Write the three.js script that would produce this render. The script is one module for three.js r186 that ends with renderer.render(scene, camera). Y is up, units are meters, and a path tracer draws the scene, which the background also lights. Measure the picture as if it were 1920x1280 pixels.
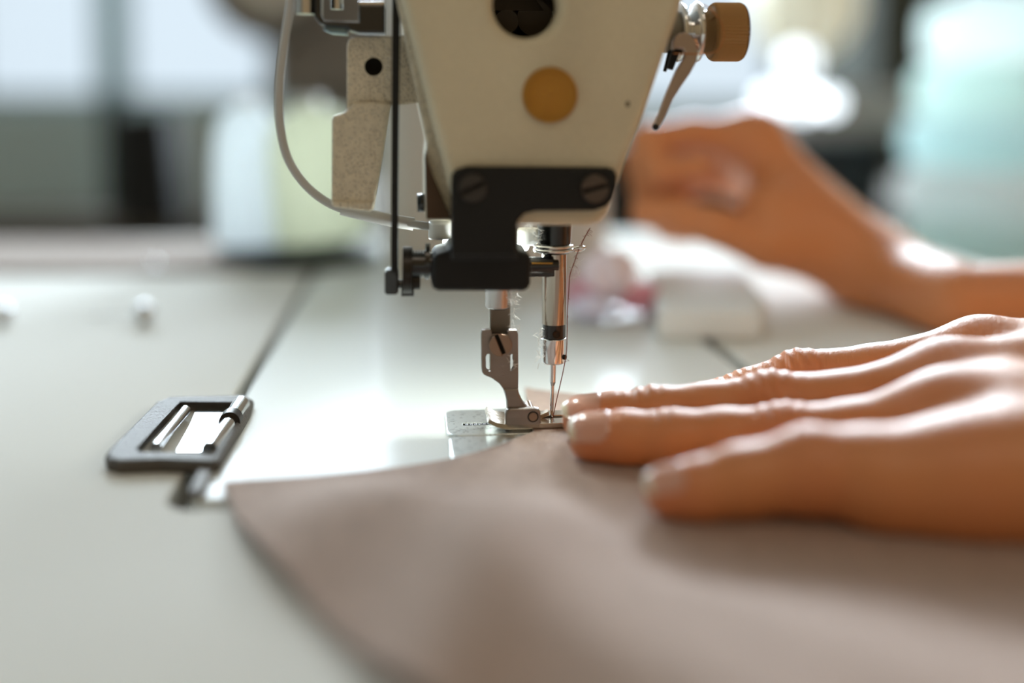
import * as THREE from 'three';
import { mergeGeometries, mergeVertices } from 'three/addons/utils/BufferGeometryUtils.js';
import { RoundedBoxGeometry } from 'three/addons/geometries/RoundedBoxGeometry.js';
import { RectAreaLightUniformsLib } from 'three/addons/lights/RectAreaLightUniformsLib.js';

// ------------------------------------------------------------------ camera
// Units are metres. The needle enters the bed at the origin; +y up, +x to the operator, +z to the camera.
const scene = new THREE.Scene();
const F = 1867, PPX = 960, PPY = 335.6;                       // focal length and principal point in photo pixels
const YAW = Math.atan((185 / F) * Math.cos(0.0698)), PITCH = 0.0698;
const camera = new THREE.PerspectiveCamera((2 * Math.atan(640 / F) * 180) / Math.PI, 1.5, 0.01, 30);
camera.setViewOffset(1920, 1280, 0, 640 - PPY, 1920, 1280);
const RIGHT = new THREE.Vector3(Math.cos(YAW), 0, Math.sin(YAW));
const FWD = new THREE.Vector3(Math.sin(YAW) * Math.cos(PITCH), -Math.sin(PITCH), -Math.cos(YAW) * Math.cos(PITCH));
const UPV = new THREE.Vector3().crossVectors(RIGHT, FWD);
const FOCUS = 0.294;
function dirOf(px, py) {                                       // ray of a pixel, scaled to one metre of depth
  return FWD.clone().addScaledVector(RIGHT, (px - PPX) / F).addScaledVector(UPV, -(py - PPY) / F);
}
const CAM = dirOf(1034, 800).multiplyScalar(-FOCUS);
camera.position.copy(CAM);
camera.rotation.order = 'YXZ';
camera.rotation.set(-PITCH, -YAW, 0);
camera.updateMatrixWorld();
camera.focus = FOCUS;
camera.userData.fStop = (0.5 * (35 / 1.5)) / (640 / F) / 17.5;   // a 17.5 mm wide aperture
const atDepth = (px, py, d) => CAM.clone().addScaledVector(dirOf(px, py), d);
function atZ(px, py, z) { const r = dirOf(px, py); return CAM.clone().addScaledVector(r, (z - CAM.z) / r.z); }
function atY(px, py, y) { const r = dirOf(px, py); return CAM.clone().addScaledVector(r, (y - CAM.y) / r.y); }
function xAt(px, y, z) {                                       // world x of a column of pixels at a height and a distance
  let x = 0;
  for (let i = 0; i < 8; i++) {
    const v = new THREE.Vector3(x, y, z).sub(CAM), d = v.dot(FWD);
    x += ((px - PPX) / F) * d - v.dot(RIGHT);
  }
  return x;
}

// ------------------------------------------------------------------ sky, lights, exposure
const renderer = new THREE.WebGLRenderer({ antialias: true });
renderer.toneMapping = THREE.LinearToneMapping;
renderer.toneMappingExposure = 1.0;
renderer.shadowMap.enabled = true;
RectAreaLightUniformsLib.init();
scene.background = new THREE.Color(0.75, 0.87, 0.95);
const DAY = new THREE.Color(0.77, 0.895, 1.0), WARM = new THREE.Color(1.0, 0.8, 0.58);
function areaLight(name, color, intensity, w, h, pos, target) {
  const l = new THREE.RectAreaLight(color, intensity, w, h);
  l.name = name; l.position.copy(pos); l.lookAt(target); scene.add(l);
  return l;
}
const UNSEEN_PANEL_DAY = 1.5, UNSEEN_PANEL_WARM = 1.05, WINDOW_L = 0.9, UNSEEN_HIGH_L = 42, UNSEEN_HIGH_LEFT = 27, UNSEEN_SIDE_L = 1.2;

// ------------------------------------------------------------------ small tools
let seed = 7;
const rnd = () => { seed = (seed * 1664525 + 1013904223) >>> 0; return seed / 4294967296; };
const V = (x, y, z) => new THREE.Vector3(x, y, z);
const mm = 0.001;
const taken = {};
function numbered(name) { const n = taken[name] ?? 0; taken[name] = n + 1; return n ? `${name}_${String(n).padStart(3, '0')}` : name; }
function mesh(name, geometry, material, parent, label) {
  const m = new THREE.Mesh(geometry, material);
  m.name = parent === scene ? numbered(name) : name;
  m.castShadow = m.receiveShadow = true;
  if (label) m.userData.label = label;
  parent.add(m);
  return m;
}
function thing(name, label, category, pos = V(0, 0, 0), group) {
  const g = new THREE.Group();
  g.name = numbered(name); g.position.copy(pos); g.userData = { label, category };
  if (group) g.userData.group = group;
  scene.add(g);
  return g;
}
function tag(o, label, category, group) { o.userData = { label, category }; if (group) o.userData.group = group; return o; }
function structure(name, geometry, material, label) {
  const m = mesh(name, geometry, material, scene);
  m.userData = { kind: 'structure', label };
  return m;
}
const merge = (list) => mergeGeometries(list.map((g) => { const q = g.index ? g.toNonIndexed() : g; for (const k of Object.keys(q.attributes)) if (!['position', 'normal', 'uv'].includes(k)) q.deleteAttribute(k); return q; }));
function box(w, h, d, x = 0, y = 0, z = 0, r = 0) {
  const g = r ? new RoundedBoxGeometry(w, h, d, 2, r) : new THREE.BoxGeometry(w, h, d);
  g.translate(x, y, z);
  return g;
}
function cyl(a, b, r1, r2 = r1, seg = 32) {                    // cylinder from point a to point b
  const d = b.clone().sub(a), g = new THREE.CylinderGeometry(r2, r1, d.length(), seg);
  g.applyQuaternion(new THREE.Quaternion().setFromUnitVectors(V(0, 1, 0), d.clone().normalize()));
  const c = a.clone().add(b).multiplyScalar(0.5);
  g.translate(c.x, c.y, c.z);
  return g;
}
function lathe(profile, at, axis = V(0, 1, 0), seg = 40) {      // profile: [radius, along] in metres
  const g = new THREE.LatheGeometry(profile.map(([r, y]) => new THREE.Vector2(r, y)), seg);
  g.applyQuaternion(new THREE.Quaternion().setFromUnitVectors(V(0, 1, 0), axis.clone().normalize()));
  g.translate(at.x, at.y, at.z);
  return g;
}
function tube(points, r, seg = 80, rad = 10, closed = false) {
  return new THREE.TubeGeometry(new THREE.CatmullRomCurve3(points, closed, 'centripetal'), seg, r, rad, closed);
}
function pxShape(points, z, holes = [], smooth = false) {      // outline given in photo pixels, laid on the plane at z
  const conv = (list) => list.map(([px, py]) => { const p = atZ(px, py, z); return new THREE.Vector2(p.x, p.y); });
  const s = new THREE.Shape();
  const pts = conv(points);
  if (smooth) { s.moveTo(pts[0].x, pts[0].y); s.splineThru(pts.slice(1).concat([pts[0]])); } else s.setFromPoints(pts);
  for (const h of holes) s.holes.push(new THREE.Path().setFromPoints(conv(h)));
  return s;
}
function plate(shape, zFront, depth, bevel = 0, seg = 3, curve = 16) {   // extrude from zFront away from the camera
  const g = new THREE.ExtrudeGeometry(shape, { depth: depth - 2 * bevel, bevelEnabled: bevel > 0, bevelThickness: bevel, bevelSize: bevel, bevelOffset: -bevel, bevelSegments: seg, curveSegments: curve });
  g.translate(0, 0, zFront - depth + bevel);
  return g;
}
function slab(shape, yTop, thick, bevel = 0, seg = 3) {        // shape drawn in (x, -z), extruded down from yTop
  const g = new THREE.ExtrudeGeometry(shape, { depth: thick - 2 * bevel, bevelEnabled: bevel > 0, bevelThickness: bevel, bevelSize: bevel, bevelOffset: -bevel, bevelSegments: seg, curveSegments: 16 });
  g.rotateX(-Math.PI / 2);
  g.translate(0, yTop - thick + bevel, 0);
  return g;
}
function circlePx(cx, cy, r, n = 40) { return Array.from({ length: n }, (_, i) => [cx + r * Math.cos((i / n) * 2 * Math.PI), cy + r * Math.sin((i / n) * 2 * Math.PI)]); }
function roundRect(x0, y0, x1, y1, r) {
  const s = new THREE.Shape();
  s.moveTo(x0 + r, y0); s.lineTo(x1 - r, y0); s.absarc(x1 - r, y0 + r, r, -Math.PI / 2, 0); s.lineTo(x1, y1 - r); s.absarc(x1 - r, y1 - r, r, 0, Math.PI / 2);
  s.lineTo(x0 + r, y1); s.absarc(x0 + r, y1 - r, r, Math.PI / 2, Math.PI); s.lineTo(x0, y0 + r); s.absarc(x0 + r, y0 + r, r, Math.PI, Math.PI * 1.5);
  return s;
}
// tiling value noise
function noiseField(n, cells, seed0) {
  let s = seed0; const r = () => { s = (s * 1103515245 + 12345) & 0x7fffffff; return s / 0x7fffffff; };
  const g = Array.from({ length: cells * cells }, r), out = new Float32Array(n * n);
  for (let y = 0; y < n; y++) for (let x = 0; x < n; x++) {
    const fx = (x / n) * cells, fy = (y / n) * cells, x0 = Math.floor(fx), y0 = Math.floor(fy);
    let tx = fx - x0, ty = fy - y0; tx = tx * tx * (3 - 2 * tx); ty = ty * ty * (3 - 2 * ty);
    const at = (a, b) => g[(b % cells) * cells + (a % cells)];
    out[y * n + x] = (at(x0, y0) * (1 - tx) + at(x0 + 1, y0) * tx) * (1 - ty) + (at(x0, y0 + 1) * (1 - tx) + at(x0 + 1, y0 + 1) * tx) * ty;
  }
  return out;
}
function texture(n, fn, color = false, repeat = 1) {
  const d = new Uint8Array(n * n * 4);
  for (let i = 0; i < n * n; i++) { const v = fn(i % n, (i / n) | 0, i), c = Array.isArray(v) ? v : [v, v, v]; for (let k = 0; k < 3; k++) d[i * 4 + k] = Math.max(0, Math.min(255, c[k] * 255)); d[i * 4 + 3] = 255; }
  const t = new THREE.DataTexture(d, n, n);
  t.wrapS = t.wrapT = THREE.RepeatWrapping; t.magFilter = THREE.LinearFilter; t.minFilter = THREE.LinearMipmapLinearFilter; t.generateMipmaps = true;
  if (color) t.colorSpace = THREE.SRGBColorSpace;
  t.repeat.set(repeat, repeat); t.needsUpdate = true;
  return t;
}
const N = 256;
const nA = noiseField(N, 32, 11), nB = noiseField(N, 64, 23), nC = noiseField(N, 8, 37), nD = noiseField(N, 128, 51);
const peelTex = texture(N, (x, y, i) => 0.6 * nA[i] + 0.4 * nB[i], false, 1 / 0.035);        // orange peel, tile 35 mm
const wrinkleTex = texture(N, (x, y, i) => { const v = nA[i] * 0.55 + nB[i] * 0.45; return v < 0.36 ? v * 0.7 : 0.45 + (v - 0.36) * 0.6; }, false, 1 / 0.015);
const pitTex = texture(N, (x, y, i) => { const v = nA[i] * 0.5 + nB[i] * 0.5; const dark = v < 0.33 ? 0.86 : 1; const k = dark * (0.95 + 0.05 * nC[i]); return [0.86 * k, 0.82 * k, 0.73 * k]; }, true, 1 / 0.015);
const grimeTex = texture(N, (x, y, i) => { const k = 0.93 + 0.07 * nC[i] + 0.02 * (nD[i] - 0.5); return [0.84 * k, 0.805 * k, 0.70 * k]; }, true, 1 / 0.12);
const tableTex = texture(N, (x, y, i) => ((x + y * 2) % 8 < 4 ? 0.45 : 0.6) + 0.15 * nB[i], false, 1 / 0.04);
const weaveTex = texture(N, (x, y, i) => { const a = Math.sin((x / N) * 2 * Math.PI * 32), b = Math.sin((y / N) * 2 * Math.PI * 32); return 0.5 + 0.25 * a * b + 0.2 * (nB[i] - 0.5); }, false, 1 / 0.012);
const fabricTex = texture(N, (x, y, i) => { const k = 0.9 + 0.14 * nD[i] * nB[i] + 0.05 * nC[i]; return [0.715 * k, 0.62 * k, 0.565 * k]; }, true, 1 / 0.03);
const skinBump = texture(N, (x, y, i) => 0.35 * nA[i] + 0.35 * nB[i] + 0.3 * nD[i], false, 1 / 0.02);
const scratchTex = texture(N, (x, y, i) => 0.22 + 0.22 * nA[(y * N + (x >> 3)) % (N * N)] + 0.15 * nC[i], false, 1 / 0.03);
const smearTex = texture(N, (x, y, i) => { const v = nA[i] * 0.5 + nB[i] * 0.5; const k = v > 0.68 ? 0.8 : 0.93; return [0.97 * k, k, k]; }, true, 1 / 0.04);

const std = (o) => new THREE.MeshStandardMaterial(o), phy = (o) => new THREE.MeshPhysicalMaterial(o);
const M = {
  facePaint: phy({ map: grimeTex, roughness: 0.5, bumpMap: peelTex, bumpScale: 0.00012, clearcoat: 0.15, clearcoatRoughness: 0.4 }),
  castPaint: phy({ map: pitTex, roughness: 0.42, bumpMap: wrinkleTex, bumpScale: 0.0004 }),
  bedPaint: phy({ color: '#d9dcd8', roughness: 0.55, specularIntensity: 0.3, bumpMap: peelTex, bumpScale: 0.00012, clearcoat: 0.2, clearcoatRoughness: 0.16 }),
  pillarPaint: phy({ color: '#cfc9be', roughness: 0.45 }),
  laminate: phy({ color: '#dcdbd5', roughness: 0.75, specularIntensity: 0.2, bumpMap: tableTex, bumpScale: 0.00004 }),
  steel: std({ color: '#c8c6c4', metalness: 1, roughness: 0.24, roughnessMap: null }),
  brushed: std({ color: '#948c86', metalness: 1, roughnessMap: scratchTex, roughness: 1 }),
  plateSteel: std({ map: smearTex, metalness: 0.9, roughness: 0.28, roughnessMap: null }),
  chrome: std({ color: '#e2e4e6', metalness: 1, roughness: 0.08 }),
  copper: std({ color: '#97816f', metalness: 1, roughness: 0.28 }),
  black: phy({ color: '#090a0b', roughness: 0.5, specularIntensity: 0.7 }),
  blackGloss: phy({ color: '#0c1012', roughness: 0.25, clearcoat: 0.5, clearcoatRoughness: 0.2 }),
  darkSteel: std({ color: '#3d3833', metalness: 1, roughness: 0.4 }),
  grime: std({ color: '#4a3624', roughness: 0.8 }),
  recessDark: std({ color: '#1a1713', roughness: 0.9 }),  // near black, stands for the shade inside holes and slots
  yellow: phy({ color: '#d79a3a', roughness: 0.45, bumpMap: peelTex, bumpScale: 0.0001 }),
  knob: phy({ color: '#b8925f', roughness: 0.5 }),
  cable: phy({ color: '#b3b1ad', roughness: 0.45 }),
  whitePlastic: phy({ color: '#eceeed', roughness: 0.35 }),
  thread: std({ color: '#8c4a34', roughness: 0.7 }),
  lint: std({ color: '#f2efe8', roughness: 0.9 }),
  fabric: phy({ map: fabricTex, roughness: 0.85, bumpMap: weaveTex, bumpScale: 0.00012, sheen: 0.1, sheenColor: new THREE.Color(0.6, 0.5, 0.5), sheenRoughness: 0.5, side: THREE.DoubleSide }),
  skin: phy({ vertexColors: true, color: '#ffffff', roughness: 0.44, clearcoat: 0.18, clearcoatRoughness: 0.4, bumpMap: skinBump, bumpScale: 0.00022 }),
  nail: phy({ vertexColors: true, roughness: 0.22, clearcoat: 0.5, clearcoatRoughness: 0.15 }),
  nailTip: phy({ color: '#efe6d4', roughness: 0.3 }),
};

// ------------------------------------------------------------------ the room
const WALL_Z = -3.1, ROOM = { x0: -1.55, x1: 2.3, y0: -0.78, y1: 1.75, z1: 2.0 };
const wallMat = std({ color: '#8d9088', roughness: 0.9 }), unseenWarmWall = std({ color: '#8e7350', roughness: 0.9 });  // warm walls are out of view, toned to tint light on the machine front
const floorMat = std({ color: '#7d7468', roughness: 0.7 }), ceilMat = std({ color: '#98948a', roughness: 0.95 });
const T = 0.12;
structure('floor', box(ROOM.x1 - ROOM.x0 + 2 * T, T, ROOM.z1 - WALL_Z + 2 * T, (ROOM.x0 + ROOM.x1) / 2, ROOM.y0 - T / 2, (ROOM.z1 + WALL_Z) / 2), floorMat, 'brown grey workshop floor');
structure('ceiling', box(ROOM.x1 - ROOM.x0 + 2 * T, T, ROOM.z1 - WALL_Z + 2 * T, (ROOM.x0 + ROOM.x1) / 2, ROOM.y1 + T / 2, (ROOM.z1 + WALL_Z) / 2), ceilMat, 'pale workshop ceiling');
const SIDE = { z0: -2.45, z1: -1.0, y0: 0.5, y1: 1.65 };        // tall window out of view in the left wall, placed to light from the left
{
  const s = new THREE.Shape();                                  // drawn in (-z, y)
  s.moveTo(-ROOM.z1, ROOM.y0); s.lineTo(-WALL_Z, ROOM.y0); s.lineTo(-WALL_Z, ROOM.y1); s.lineTo(-ROOM.z1, ROOM.y1);
  const h = new THREE.Path(); h.moveTo(-SIDE.z1, SIDE.y0); h.lineTo(-SIDE.z0, SIDE.y0); h.lineTo(-SIDE.z0, SIDE.y1); h.lineTo(-SIDE.z1, SIDE.y1); h.closePath(); s.holes.push(h);
  const g = new THREE.ExtrudeGeometry(s, { depth: T, bevelEnabled: false }); g.rotateY(Math.PI / 2); g.translate(ROOM.x0 - T, 0, 0);
  structure('wall_left', g, wallMat, 'pale grey green side wall out of view, with a tall window');
}
structure('wall_right', box(T, ROOM.y1 - ROOM.y0, ROOM.z1 - WALL_Z, ROOM.x1 + T / 2, (ROOM.y0 + ROOM.y1) / 2, (ROOM.z1 + WALL_Z) / 2), unseenWarmWall, 'unseen warm side wall, toned for the light it bounces');
structure('wall_front', box(ROOM.x1 - ROOM.x0 + 2 * T, ROOM.y1 - ROOM.y0, T, (ROOM.x0 + ROOM.x1) / 2, (ROOM.y0 + ROOM.y1) / 2, ROOM.z1 + T / 2), unseenWarmWall, 'unseen warm wall opposite the windows, toned for the light it bounces');
// back wall with windows; the two high ones are out of view
const WIN = [
  { x0: -1.5, x1: atZ(520, 200, WALL_Z).x, y0: atZ(200, 198, WALL_Z).y, y1: 0.6, bars: [atZ(205, 100, WALL_Z).x] },
  { x0: atZ(1150, 200, WALL_Z).x, x1: atZ(1475, 200, WALL_Z).x, y0: atZ(1300, 214, WALL_Z).y, y1: 0.6, bars: [] },
  { x0: atZ(1760, 200, WALL_Z).x, x1: atZ(2010, 200, WALL_Z).x, y0: atZ(1300, 214, WALL_Z).y, y1: 0.6, bars: [] },
  { x0: 0.3, x1: 1.9, y0: 0.66, y1: 1.7, bars: [1.1] },  // out of view, placed to light the hand and cloth from behind
  { x0: -1.45, x1: -0.06, y0: 0.66, y1: 1.7, bars: [-0.75] },  // out of view, placed to light the bed and table from behind
];
{
  const s = new THREE.Shape();
  s.moveTo(ROOM.x0 - T, ROOM.y0); s.lineTo(ROOM.x1 + T, ROOM.y0); s.lineTo(ROOM.x1 + T, ROOM.y1); s.lineTo(ROOM.x0 - T, ROOM.y1);
  for (const w of WIN) { const h = new THREE.Path(); h.moveTo(w.x0, w.y0); h.lineTo(w.x1, w.y0); h.lineTo(w.x1, w.y1); h.lineTo(w.x0, w.y1); h.closePath(); s.holes.push(h); }
  const g = new THREE.ExtrudeGeometry(s, { depth: T, bevelEnabled: false }); g.translate(0, 0, WALL_Z - T);
  structure('wall_back', g, wallMat, 'pale grey green wall with bright windows');
}
const paneMat = std({ color: '#40464a', roughness: 0.6, emissive: DAY, emissiveIntensity: 0.88 });
const unseenPaneMat = std({ color: '#cfd8dc', roughness: 0.6, emissive: DAY, emissiveIntensity: 1.2 });
const frameMat = std({ color: '#6f8284', roughness: 0.5 });
WIN.forEach((w, i) => {
  const g = new THREE.Group(); g.name = `window_${i + 1}`; g.userData = { kind: 'structure', label: ['wide frosted window bright with daylight above the low cabinet', 'tall bright window behind the machine arm', 'bright window at the wall end', 'unseen high window under the ceiling, placed as backlight', 'second unseen high window under the ceiling, placed as backlight'][i] };
  scene.add(g);
  const cx = (w.x0 + w.x1) / 2, cy = (w.y0 + w.y1) / 2, ww = w.x1 - w.x0, hh = w.y1 - w.y0;
  const fr = [box(ww, 0.04, 0.06, cx, w.y0 + 0.02, WALL_Z - 0.05), box(ww, 0.04, 0.06, cx, w.y1 - 0.02, WALL_Z - 0.05), box(0.04, hh, 0.06, w.x0 + 0.02, cy, WALL_Z - 0.05), box(0.04, hh, 0.06, w.x1 - 0.02, cy, WALL_Z - 0.05)];
  for (const b of w.bars) fr.push(box(0.1, hh, 0.06, b, cy, WALL_Z - 0.05));
  mesh('window_frame', merge(fr), frameMat, g);
  const edges = [w.x0, ...w.bars, w.x1];
  for (let k = 0; k + 1 < edges.length; k++) mesh('window_pane', box(edges[k + 1] - edges[k], hh, 0.006, (edges[k] + edges[k + 1]) / 2, cy, WALL_Z - 0.07), i >= 3 ? unseenPaneMat : paneMat, g);
  areaLight(`window_daylight_${i + 1}`, DAY, [WINDOW_L, WINDOW_L, WINDOW_L, UNSEEN_HIGH_L, UNSEEN_HIGH_LEFT][i], ww - 0.08, hh - 0.08, V(cx, cy, WALL_Z + 0.004), V(cx, cy, 0));
});
{
  const g = new THREE.Group(); g.name = 'window_6'; g.userData = { kind: 'structure', label: 'unseen tall side window, placed to light the table from the left' }; scene.add(g);
  const cy = (SIDE.y0 + SIDE.y1) / 2, hh = SIDE.y1 - SIDE.y0, ww = SIDE.z1 - SIDE.z0, cz = (SIDE.z0 + SIDE.z1) / 2, x = ROOM.x0 - 0.05;
  const fr = [box(0.06, 0.04, ww, x, SIDE.y0 + 0.02, cz), box(0.06, 0.04, ww, x, SIDE.y1 - 0.02, cz)];
  for (const z of [SIDE.z0 + 0.02, cz, SIDE.z1 - 0.02]) fr.push(box(0.06, hh, 0.045, x, cy, z));
  mesh('window_frame', merge(fr), frameMat, g);
  for (const k of [-1, 1]) mesh('window_pane', box(0.006, hh, ww / 2, x - 0.02, cy, cz + (k * ww) / 4), unseenPaneMat, g);
  areaLight('window_daylight_6', DAY, UNSEEN_SIDE_L, ww - 0.08, hh - 0.08, V(ROOM.x0 + 0.004, cy, cz), V(2, cy, cz));
}
// unseen ceiling lamps: cool one backlights the hands, warm one lights the machine front
function unseenCeilingPanel(label, color, L, w, d, x, z) {
  const t = thing('unseen_ceiling_panel', label, 'ceiling light', V(x, ROOM.y1, z));
  mesh('housing', box(w + 0.04, 0.03, d + 0.04, 0, -0.015, 0), std({ color: '#dddddd', roughness: 0.5 }), t);
  mesh('lamp_diffuser', box(w, 0.006, d, 0, -0.033, 0), std({ color: '#eeeeee', emissive: color, emissiveIntensity: Math.min(L, 1.5), roughness: 0.6 }), t);
  areaLight('unseen_panel_light', color, L, w, d, V(x, ROOM.y1 - 0.045, z), V(x, 0, z));
}
unseenCeilingPanel('unseen cool white ceiling panel, placed to light the hands from behind', DAY, UNSEEN_PANEL_DAY, 1.1, 0.9, 0.95, -2.2);
unseenCeilingPanel('unseen warm ceiling panel behind the camera, placed to light the machine front', WARM, UNSEEN_PANEL_WARM, 1.2, 0.8, 0.4, 1.2);

// ------------------------------------------------------------------ table
const TABLE_Y = -0.0004;
const BED = { x0: -0.0955, x1: 0.0765, z0: -0.43, z1: 0.047 };
const TABLE = { x0: -0.42, x1: 0.3, z0: -0.455, z1: 0.62 };
const table = thing('sewing_table', 'pale cream laminate sewing table around the machine bed', 'table');
{
  const s = new THREE.Shape();
  s.moveTo(TABLE.x0, -TABLE.z0); s.lineTo(TABLE.x1, -TABLE.z0); s.lineTo(TABLE.x1, -TABLE.z1); s.lineTo(TABLE.x0, -TABLE.z1);
  const gap = 0.0042;
  const h = roundRect(BED.x0 - gap, -BED.z1 - gap, BED.x1 + gap + 0.0015, -BED.z0 + gap, 0.008);
  s.holes.push(h);
  // pocket for the hinge
  const hp = new THREE.Path(); const hx0 = -0.121, hx1 = BED.x0 - gap - 0.0005, hz0 = -0.0165, hz1 = 0.0315;
  hp.moveTo(hx0, -hz1); hp.lineTo(hx1, -hz1); hp.lineTo(hx1, -hz0); hp.lineTo(hx0, -hz0); hp.closePath();
  mesh('table_top', slab(s, TABLE_Y, 0.028, 0.0008), M.laminate, table);
  const legMat = std({ color: '#55585a', roughness: 0.5, metalness: 0.3 });
  for (const x of [TABLE.x0 + 0.05, TABLE.x1 - 0.05]) for (const z of [TABLE.z0 + 0.06, TABLE.z1 - 0.08]) mesh('leg', box(0.04, 0.75, 0.04, x, TABLE_Y - 0.028 - 0.375, z), legMat, table);
}

// ------------------------------------------------------------------ hinge on the table
{
  const Y = TABLE_Y + 0.0035;
  const P = (px, py, y = Y) => { const p = atY(px, py, y); return new THREE.Vector2(p.x, -p.z); };
  const outer = [[196, 848], [205, 836], [290, 752], [318, 741], [462, 738], [476, 746], [470, 765], [412, 862], [398, 866], [300, 862], [222, 865], [200, 860]].map(([a, b]) => P(a, b));
  const inner = [[240, 843], [326, 753], [336, 749], [460, 750], [466, 757], [408, 850], [396, 854], [250, 852]].map(([a, b]) => P(a, b));
  const s = new THREE.Shape().setFromPoints(outer);
  s.holes.push(new THREE.Path().setFromPoints(inner));
  const hinge = new THREE.Group(); hinge.name = 'hinge'; hinge.userData.label = 'worn grey metal hinge loop let into the table edge'; table.add(hinge);
  mesh('hinge_frame', slab(s, Y, 0.0040, 0.0018, 5), phy({ color: '#5b5650', metalness: 0.25, roughness: 0.5, specularIntensity: 0.5, bumpMap: wrinkleTex, bumpScale: 0.0003 }), hinge);
  const t2 = new THREE.Shape().setFromPoints([[330, 846], [372, 757], [452, 757], [402, 846]].map(([a, b]) => P(a, b, TABLE_Y + 0.0016)));
  mesh('mirror_plate', slab(t2, TABLE_Y + 0.0016, 0.0014, 0.0003), std({ color: '#eef2f2', metalness: 1, roughness: 0.1 }), hinge);
  const a = atY(392, 842, Y), b = atY(430, 792, Y), c = atY(434, 785, Y), d = atY(452, 758, Y);
  mesh('hinge_pin', merge([cyl(a, b, 0.0022), cyl(c, d, 0.0026)]), M.chrome, hinge);
  mesh('hinge_knuckle', cyl(b, c.clone().lerp(d, 0.08), 0.0031), M.darkSteel, hinge);
  const e = atY(292, 840, Y - 0.001), f = atY(348, 770, Y - 0.001);
  mesh('hinge_spring', cyl(e, f, 0.0016), M.steel, hinge);
  const st = new THREE.Shape().setFromPoints([[378, 862], [402, 862], [385, 915], [378, 922], [352, 922]].map(([p, q]) => P(p, q, TABLE_Y + 0.002)));
  mesh('hinge_tail', slab(st, TABLE_Y + 0.002, 0.0022, 0.0005), std({ color: '#5a5146', metalness: 0.2, roughness: 0.6 }), hinge);
}

// ------------------------------------------------------------------ sewing machine
const machine = thing('sewing_machine', 'cream industrial sewing machine with black bracket and yellow plug on the face plate', 'sewing machine');
function part(name, label, parent = machine) { const g = new THREE.Group(); g.name = name; if (label) g.userData.label = label; parent.add(g); return g; }
{ // bed
  const s = roundRect(BED.x0, -BED.z1, BED.x1, -BED.z0, 0.007);
  s.holes.push(roundRect(-0.027, -0.020, 0.034, 0.0135, 0.004));
  mesh('bed', slab(s, 0, 0.04, 0.0012, 4), M.bedPaint, machine, 'glossy white painted machine bed');
  mesh('bed_tray', box(0.07, 0.004, 0.045, 0.003, -0.03, 0.003), M.recessDark, machine);
}
{ // needle plate with two feed slots and the slide plate in front of it
  const np = part('needle_plate', 'polished steel needle plate');
  const s = roundRect(-0.031, -0.0077, 0.038, 0.0165, 0.004);
  const slot = (x0, z0, x1, z1) => { s.holes.push(roundRect(x0, z0, x1, z1, 0.0006)); };
  slot(-0.026, 0.0012, -0.0115, 0.0034); slot(-0.0075, 0.0012, 0.0135, 0.0034);
  slot(-0.0075, 0.0055, 0.0135, 0.0077);
  s.holes.push(new THREE.Path().absarc(0, 0, 0.0011, 0, Math.PI * 2));
  mesh('plate', slab(s, 0.0009, 0.0011, 0.0003), M.plateSteel, np);
  for (const [x0, x1, z] of [[-0.0256, -0.0119, -0.0023], [-0.0071, 0.0131, -0.0023], [-0.0071, 0.0131, -0.0066]]) {
    const g = [box(x1 - x0, 0.003, 0.0016, (x0 + x1) / 2, -0.0012, z)];
    for (let x = x0 + 0.0007; x < x1 - 0.0004; x += 0.0013) { const t = new THREE.CylinderGeometry(0.0006, 0.0006, 0.0016, 3); t.rotateX(Math.PI / 2); t.translate(x, 0.0005, z); g.push(t); }
    mesh('feed_dog', merge(g), M.darkSteel, np);
  }
  mesh('slide_plate', slab(roundRect(-0.0305, -0.026, 0.0375, -0.0081, 0.002), 0.00075, 0.0011, 0.0003), M.plateSteel, machine, 'steel slide plate in front of the needle plate');
}
// machine pillar and arm behind the face plate
{
  const x0 = xAt(722, 0.03, -0.27), x1 = xAt(1145, 0.03, -0.27);
  const s = roundRect(x0, 0.262, x1, 0.40, 0.02);
  mesh('pillar', slab(s, 0.28, 0.2815, 0.002), M.pillarPaint, machine, 'grey cream machine pillar');
  mesh('arm', box(0.078, 0.13, 0.30, -0.008, 0.205, -0.16, 0.012), M.pillarPaint, machine);
  const w = lathe([[0.001, 0], [0.05, 0.002], [0.058, 0.008], [0.058, 0.022], [0.05, 0.028], [0.001, 0.03]], V((x0 + x1) / 2, 0.21, -0.40), V(0, 0, -1));
  mesh('handwheel', w, M.black, machine);
}
const ZF = 0.0225;                                             // front of the face plate
{ // head casting behind the face plate
  const z = 0.012;
  const s = pxShape([[730, -800], [730, -60], [800, 268], [797, 300], [797, 412], [846, 414], [1105, 418], [1128, 400], [1150, 345], [1260, 0], [1290, -100], [1290, -800]], z, [circlePx(990, 8, 74)]);
  mesh('head_casting', plate(s, z, 0.05, 0.001), M.castPaint, machine, 'textured cream head casting behind the face plate');
  const g = [];
  const e = pxShape([[796, 285], [812, 330], [846, 410], [800, 411]], ZF - 0.008);
  g.push(plate(e, ZF - 0.0085, 0.0025));
  mesh('oil_stained_edge', merge(g), M.grime, machine, 'brown oil stained casting edge');
  mesh('casting_screw', lathe([[0, 0], [0.0024, 0], [0.0026, 0.0004], [0.0026, 0.0022], [0, 0.0022]], atZ(797, 380, 0.004), V(-1, 0, 0)), M.blackGloss, machine);
}
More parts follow.
